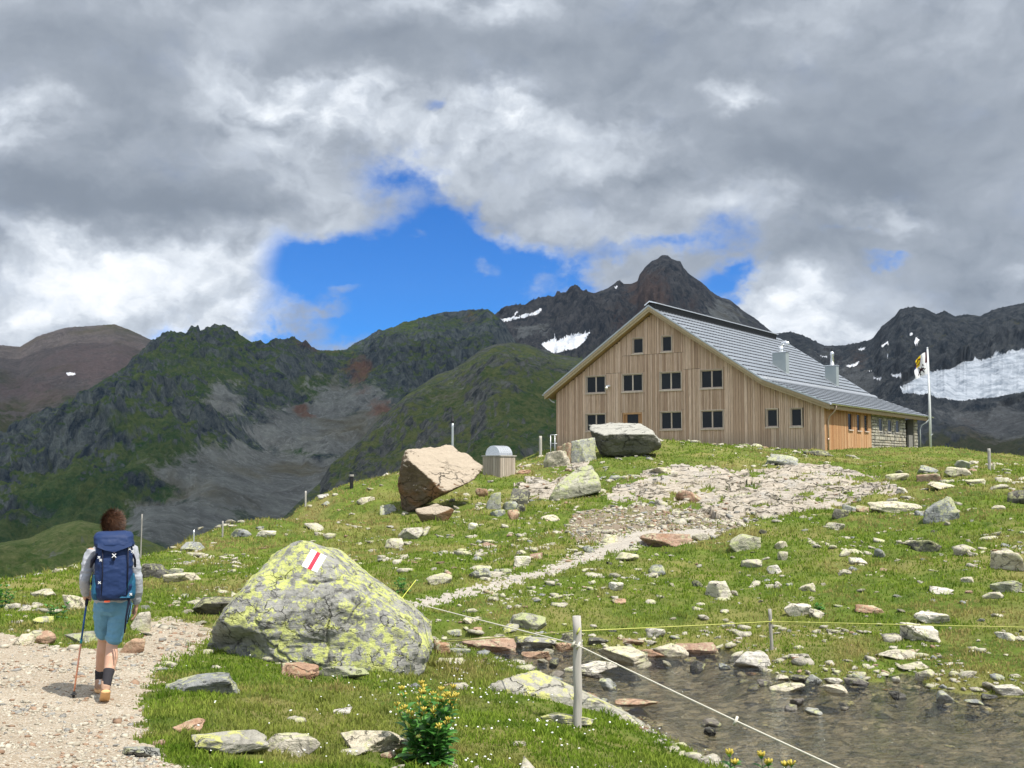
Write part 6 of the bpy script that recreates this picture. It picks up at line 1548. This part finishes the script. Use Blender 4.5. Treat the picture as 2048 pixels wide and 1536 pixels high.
def build_hiker():
    P = ground_hit(210, 1400); E_ = empty('person', tuple(P + np.array([0, 0, -.005])), -math.atan2(P[0], P[1])); k = P[1] / F * 208.; E_.scale = (k, k, k)
    tag(E_, 'hiker seen from behind with short brown hair, grey sweater and blue shorts, walking uphill', 'person')
    m, t = mat('skin'); tc = t.node('ShaderNodeTexCoord').outputs['Object']; c = t.mix(t.noise(tc, 9., 4), (.48, .27, .185), (.60, .37, .26)); b = fin(t, c, .55, t.bump(t.noise(tc, 150., 3), .1, .002), spec=.35); b.inputs['Subsurface Weight'].default_value = .08; b.inputs['Subsurface Radius'].default_value = (.02, .008, .004)
    skin = m
    bm = bmesh.new()
    # head, face looking away, neck, trunk
    ball_bm(bm, (.03, .03, 1.655), (.073, .092, .10)); ball_bm(bm, (.03, .065, 1.60), (.055, .065, .058)); tube_bm(bm, [(.03, .0, 1.44), (.03, .005, 1.50), (.03, .018, 1.60)], [.068, .056, .055])
    ball_bm(bm, (.03, .135, 1.62), (.012, .022, .02)); ball_bm(bm, (.03, .12, 1.572), (.026, .012, .010)); ball_bm(bm, (.03, .112, 1.54), (.026, .02, .018))
    for s_ in (-1, 1):
        ball_bm(bm, (.03 + s_ * .077, .025, 1.635), (.011, .021, .032), Matrix.Rotation(R(-12), 4, 'X')); ball_bm(bm, (.03 + s_ * .03, .112, 1.655), (.014, .010, .010)); ball_bm(bm, (.03 + s_ * .03, .112, 1.672), (.024, .012, .007))
    tube_bm(bm, [(.045, 0, .95), (.04, 0, 1.10), (.03, .01, 1.28), (.025, .01, 1.42), (.03, 0, 1.47)], [(.12, .08), (.12, .08), (.145, .09), (.13, .07), (.055, .048)], 20)
    arms = {-1: [(-.145, .0, 1.40), (-.19, -.03, 1.27), (-.205, -.045, 1.14), (-.205, .04, 1.05), (-.198, .13, .985)], 1: [(.20, .0, 1.40), (.235, -.02, 1.27), (.262, -.03, 1.13), (.268, .0, 1.00), (.262, .045, .885)]}
    for s_, a in arms.items(): tube_bm(bm, a, [.055, .047, .039, .036, .025], 14)
    # left hand round the pole grip
    hc = Vector((-.195, .165, .965)); tube_bm(bm, [(-.198, .12, .99), hc + Vector((-.012, .0, .0)), hc + Vector((-.012, .035, -.012))], [(.024, .028), (.02, .04), (.017, .038)], 12)
    gp = Vector((-.178, .185, .96))
    for i in range(4):
        z = .030 - .021 * i; L_ = (.95, 1.05, 1.0, .85)[i]; pts = []
        for q in range(6): an = R(170 - 52 * q * L_); pts.append(gp + Vector((math.cos(an) * .027, math.sin(an) * .027, z - q * .002)))
        tube_bm(bm, pts, [.0098, .0098, .0092, .009, .0085, .0075], 8)
    tube_bm(bm, [hc + Vector((-.0, -.02, .035)), gp + Vector((.0, -.026, .042)), gp + Vector((.020, -.016, .046)), gp + Vector((.028, .006, .044))], [.012, .011, .0098, .008], 8)
    # right hand hanging, fingers lightly curled
    w_ = Vector((.262, .045, .885)); tube_bm(bm, [w_, w_ + Vector((-.003, .015, -.05)), w_ + Vector((-.008, .03, -.095))], [(.022, .024), (.017, .040), (.014, .040)], 12)
    for i in range(4):
        y0 = -.030 + .021 * i; L_ = (.80, .95, 1.0, .9)[i]; b0 = w_ + Vector((-.008, .03 + y0, -.092)); pts = [b0, b0 + Vector((-.006, .004, -.033 * L_)), b0 + Vector((-.020, .008, -.057 * L_)), b0 + Vector((-.036, .010, -.070 * L_))]
        tube_bm(bm, pts, [.0098, .0095, .0085, .0070], 8)
    tube_bm(bm, [w_ + Vector((-.008, .035, -.03)), w_ + Vector((-.022, .062, -.055)), w_ + Vector((-.030, .070, -.085)), w_ + Vector((-.034, .068, -.105))], [.013, .0115, .010, .008], 8)
    # legs: right one trailing on its toes, left one forward
    tube_bm(bm, [(.125, 0, .93), (.10, .0, .78), (.055, .02, .56), (.048, .012, .49), (.046, -.055, .40), (.036, -.085, .33), (.014, -.155, .22), (.006, -.185, .16)], [.078, .068, .056, .053, .060, .052, .036, .034], 18)
    tube_bm(bm, [(-.035, 0, .93), (-.035, .10, .78), (-.028, .22, .58), (-.028, .255, .52), (-.032, .265, .42), (-.045, .31, .28), (-.052, .35, .16), (-.052, .36, .10)], [.074, .064, .053, .052, .058, .049, .036, .036], 18)
    for hx, hy, hz, tx, ty, tz in ((.004, -.20, .12, -.002, -.075, .045), (-.052, .34, .06, -.06, .49, .04)): tube_bm(bm, [(hx, hy, hz), ((hx + tx) / 2, (hy + ty) / 2, (hz + tz) / 2), (tx, ty, tz)], [.034, .036, .03], 12)
    body = fuse('body', bm, .0055, skin, E_, 2)
    # sweater
    bm = bmesh.new(); tube_bm(bm, [(.05, -.005, .925), (.048, 0, .99), (.042, 0, 1.10), (.03, .01, 1.28), (.025, .01, 1.42), (.03, .0, 1.485)], [(.172, .124), (.170, .121), (.160, .112), (.182, .120), (.185, .105), (.08, .07)], 24)
    for s_, a in arms.items():
        a2 = list(a); a2[-1] = tuple(Vector(a[-2]).lerp(Vector(a[-1]), .93)); tube_bm(bm, [tuple(Vector(a[0]) + Vector((-s_ * .04, 0, .01)))] + a2, [.080, .066, .055, .049, .045, .035], 18)
    fuse('sweater', bm, .008, cloth_mat('light_grey_knit', (.38, .395, .43)), E_, 3, .020, 11., 4)
    # shorts
    bm = bmesh.new(); tube_bm(bm, [(.05, 0, .965), (.05, 0, .90), (.048, .0, .84)], [(.160, .118), (.164, .122), (.15, .12)], 24)
    tube_bm(bm, [(.125, .0, .90), (.112, .0, .78), (.078, .012, .64), (.060, .018, .555)], [.102, .094, .080, .076], 20); tube_bm(bm, [(-.03, .01, .90), (-.035, .09, .78), (-.034, .17, .66), (-.032, .21, .585)], [.098, .090, .078, .072], 20)
    fuse('shorts', bm, .007, cloth_mat('teal_blue_shorts', (.13, .29, .42)), E_, 2, .022, 10., 9)
    # socks and shoes
    for pts in ([(.030, -.105, .295), (.020, -.135, .25), (.008, -.178, .17)], [(-.048, .33, .22), (-.052, .35, .16), (-.052, .36, .10)]):
        bm = bmesh.new(); tube_bm(bm, pts, [.053, .046, .043], 18); fuse('sock', bm, .006, cloth_mat('charcoal_sock', (.035, .033, .038)), E_, 1)
    for (h_, t_, pitch) in (((.004, -.205, .125), (-.004, -.075, .032), 1), ((-.052, .335, .045), (-.06, .52, .035), 0)):
        h_, t_ = Vector(h_), Vector(t_); d = (t_ - h_).normalized(); sd_ = Vector((1, 0, 0)); up = sd_.cross(d).normalized(); up = up if up.z > 0 else -up
        so = empty('shoe', (0, 0, 0)); so.parent = E_; bm = bmesh.new()
        tube_bm(bm, [h_ - d * .015 + up * .03, h_ + d * .04 + up * .035, h_ + d * .10 + up * .018, t_ + up * .006 + d * .02], [(.040, .045), (.043, .050), (.046, .038), (.040, .026)], 18); tube_bm(bm, [h_ + up * .03, h_ + up * .085 - d * .0], [.043, .046], 16)
        bpy.data.objects.remove(so); shoe = fuse('shoe', bm, .006, cloth_mat('pale_brown_shoe_fabric', (.42, .27, .19)), E_, 2)
        bm = bmesh.new(); tube_bm(bm, [h_ - d * .03 - up * .018, h_ + d * .05 - up * .022, h_ + d * .12 - up * .02, t_ + d * .035 - up * .014], [(.043, .020), (.045, .021), (.050, .020), (.038, .017)], 18); fuse('sole', bm, .006, cloth_mat('cream_orange_sole', (.70, .42, .20)), shoe, 1)
        bm = bmesh.new(); tube_bm(bm, [h_ - d * .034 + up * .052, h_ - d * .036 + up * .09], [(.022, .012), (.016, .010)], 10); tube_bm(bm, [h_ + up * .086 + sd_ * -.03, h_ + up * .098, h_ + up * .086 + sd_ * .03], [.016, .014, .016], 8); fuse('heel_tab', bm, .006, cloth_mat('white_shoe_lining', (.72, .70, .70)), shoe, 1)
    # hair
    m, t = mat('brown_hair'); rn = t.node('ShaderNodeNewGeometry').outputs['Random Per Island']; c = t.mix(rn, (.022, .010, .006), (.13, .06, .03)); fin(t, c, .5, spec=.3)
    D, Fc = ico(4); D_ = D.copy(); Vh = D_ * np.array([.082, .100, .108]); nz = fbm3(D * 4.0, 3, 8); Vh *= (1 + .06 * nz)[:, None]; Vh += np.array([.03, .022, 1.668]); keep = (Vh[:, 2] > 1.572) & ~((Vh[:, 1] > .085) & (Vh[:, 2] < 1.70))
    Vh = Vh[:]; T_ = Fc[keep[Fc].all(1)]; hv = [Vh]; hf = [T_]; nb = len(Vh); r = np.random.RandomState(3)
    cand = np.where(keep)[0]
    for i in range(5200):
        v0 = Vh[r.choice(cand)]; c0 = np.array([.03, .022, 1.668]); nn = (v0 - c0) / np.linalg.norm(v0 - c0); swirl = np.array([-nn[1], nn[0], 0]) * .6
        dr = nn * .62 + swirl + np.array([r.normal() * .3, -.1, -.55 + r.normal() * .3]); dr /= np.linalg.norm(dr); L_ = r.uniform(.018, .058); sdv = np.cross(dr, nn); sdv /= (np.linalg.norm(sdv) + 1e-6)
        b = v0 + r.normal(size=3) * .004; tip = b + dr * L_ + nn * .006; hv.append(np.array([b - sdv * .0022, b + sdv * .0022, tip])); hf.append(np.array([[nb, nb + 1, nb + 2]])); nb += 3
    mesh_np('hair', np.concatenate(hv), np.concatenate(hf), m, E_, smooth=False)

    # backpack: worn, so a thing of its own
    B = empty('backpack', tuple(E_.location), E_.rotation_euler.z); B.scale = (k, k, k); tag(B, 'large navy blue hiking backpack with teal side pockets on the hiker back', 'backpack')
    def loft(secs, n=40, cap=True):
        V = []; Fs = []
        for (z, cx, cy, rx, ry, e) in secs:
            for j in range(n):
                a = 2 * math.pi * j / n; ca, sa = math.cos(a), math.sin(a); V.append((cx + rx * math.copysign(abs(ca) ** (2 / e), ca), cy + ry * math.copysign(abs(sa) ** (2 / e), sa), z))
        for i in range(len(secs) - 1):
            for j in range(n): Fs.append((i * n + j, i * n + (j + 1) % n, (i + 1) * n + (j + 1) % n, (i + 1) * n + j))
        Fs.append(tuple(range(n - 1, -1, -1))); Fs.append(tuple((len(secs) - 1) * n + j for j in range(n))); return V, Fs
    def soft(name, secs, matl, parent, wr=.012, seed=1, vox=.007):
        V, Fs = loft(secs); bm = bmesh.new(); vs = [bm.verts.new(v) for v in V]; [bm.faces.new([vs[i] for i in f]) for f in Fs]; return fuse(name, bm, vox, matl, parent, 3, wr, 9., seed)
    navy = cloth_mat('navy_nylon', (.016, .035, .105), rough=.6); teal = cloth_mat('teal_nylon', (.02, .11, .20), rough=.6); blk = cloth_mat('black_webbing', (.012, .014, .03), rough=.6)
    soft('pack_body', [(.965, .055, -.235, .13, .085, 3), (.99, .055, -.24, .165, .115, 3), (1.10, .05, -.25, .172, .130, 3), (1.30, .048, -.245, .168, .125, 3), (1.43, .045, -.235, .162, .115, 3), (1.50, .042, -.225, .15, .10, 3)], navy, B, .018, 2)
    soft('lid', [(1.455, .045, -.262, .172, .118, 3.2), (1.48, .045, -.262, .180, .128, 3.2), (1.55, .04, -.245, .176, .12, 3.0), (1.585, .037, -.23, .160, .10, 2.6), (1.60, .035, -.22, .12, .07, 2.4)], navy, B, .014, 5)
    fl = MB(); fl.add([(-.10, -.394, 1.462), (.20, -.392, 1.470), (.12, -.396, 1.440), (.05, -.400, 1.415), (-.03, -.398, 1.432), (-.10, -.380, 1.50), (.20, -.378, 1.50)], [(0, 4, 3, 2, 1, 6, 5)]); fl.build('lid_flap', navy, B)
    for s_, cx in ((-1, -.105), (1, .205)): soft('side_pocket', [(.97, cx + .0, -.22, .03, .075, 2.6), (1.02, cx, -.225, .042, .10, 2.6), (1.12, cx + s_ * -.004, -.23, .042, .10, 2.6), (1.20, cx - s_ * .006, -.23, .034, .09, 2.6)], teal, B, .01, 7 + s_)
    soft('front_pocket', [(.985, .05, -.335, .10, .035, 3), (1.02, .05, -.345, .125, .04, 3), (1.25, .048, -.352, .125, .036, 3), (1.38, .045, -.335, .11, .03, 3)], navy, B, .014, 12)
    tl = MB(); tl.add([(.215, -.345, 1.22), (.222, -.30, 1.10), (.195, -.355, .99), (.10, -.385, .995), (.15, -.388, 1.06)], [(0, 1, 2, 3, 4)]); tl.build('side_panel', teal, B)
    st = MB()
    for x, za, zb_ in ((-.055, 1.44, 1.02), (.165, 1.47, 1.02)): st.tube([(x, -.372, za), (x + .004, -.384, (za + zb_) / 2), (x, -.372, zb_)], .006, 6)
    st.tube([(.045, -.400, 1.42), (.045, -.395, 1.34)], .011, 6); st.tube([(-.10, -.32, 1.40), (-.14, -.28, 1.33), (-.155, -.24, 1.27)], [.010, .022, .010], 6); st.tube([(.215, -.3, 1.38), (.232, -.25, 1.33), (.235, -.22, 1.26)], .010, 6)
    st.tube([(.17, -.30, 1.0), (.185, -.32, .95), (.165, -.30, .80), (.155, -.28, .66)], [.008, .010, .009, .007], 6); st.tube([(.19, -.29, .98), (.20, -.30, .90), (.178, -.29, .76)], .006, 6)
    for s_ in (-1, 1): st.tube([(.03 + s_ * .075, -.13, 1.44), (.03 + s_ * .095, -.05, 1.505), (.03 + s_ * .10, .06, 1.48), (.03 + s_ * .12, .12, 1.36), (.03 + s_ * .15, .10, 1.22), (.03 + s_ * .165, -.04, 1.10), (.03 + s_ * .14, -.15, 1.04)], .020, 8)
    st.tube([(.05 - .17, -.12, .985), (.05 - .175, .0, .975), (.05 - .10, .125, .97), (.05 + .10, .125, .97), (.05 + .175, .0, .975), (.05 + .17, -.12, .985)], .017, 8); st.build('strap', blk, B, True)
    cd = MB(); zz = 0
    for (x, y, z) in ((.045, -.412, 1.385), (-.085, -.385, 1.37), (-.07, -.39, 1.345), (.178, -.375, 1.44), (.205, -.355, 1.415), (-.075, -.385, 1.14), (.20, -.35, 1.02)):
        s2 = .017 if x == .045 else .010
        cd.tube([(x - s2, y, z - s2), (x + s2, y - .003, z + s2)], .0045, 5); cd.tube([(x + s2, y, z - s2), (x - s2, y - .003, z + s2)], .0045, 5)
    cd.build('cord', simple('white_cord', (.75, .76, .78), .6), B); og = MB(); og.box(-.03, .02, -.36, -.345, .957, .972); og.build('tag', simple('orange_tag', (.75, .12, .05), .6), B)

    # trekking pole, held in the left hand
    T_ = empty('trekking_pole', tuple(E_.location), E_.rotation_euler.z); T_.scale = (k, k, k); tag(T_, 'blue and orange trekking pole in the hiker left hand', 'trekking pole')
    a = Vector((-.176, .187, 1.02)); b = Vector((-.285, .10, .0)); L = lambda u: tuple(a.lerp(b, u))
    mb = MB(); mb.tube([L(0), L(.02), L(.13), L(.15)], [.017, .019, .016, .010], 12); mb.build('grip', blk, T_, True)
    mb = MB(); mb.tube([L(.15), L(.47)], .0095, 10); mb.build('upper_shaft', simple('blue_anodised', (.02, .09, .26), .3, .5, .5), T_, True)
    mb = MB(); mb.tube([L(.455), L(.49)], .0125, 10); mb.build('clamp', simple('teal_clamp', (.02, .22, .25), .4), T_, True)
    mb = MB(); mb.tube([L(.49), L(.93)], .008, 10); mb.build('lower_shaft', simple('orange_pink_shaft', (.75, .33, .20), .35, .2, .5, .1), T_, True)
    mb = MB(); q = Vector(L(.945)); mb.tube([q + Vector((0, 0, .006)), q, q - Vector((0, 0, .006))], [.018, .032, .020], 12); mb.tube([L(.92), L(.97)], .013, 8); mb.tube([L(.97), L(1.0)], [.008, .004], 8); mb.build('basket', M['black'], T_, True)
build_hiker()
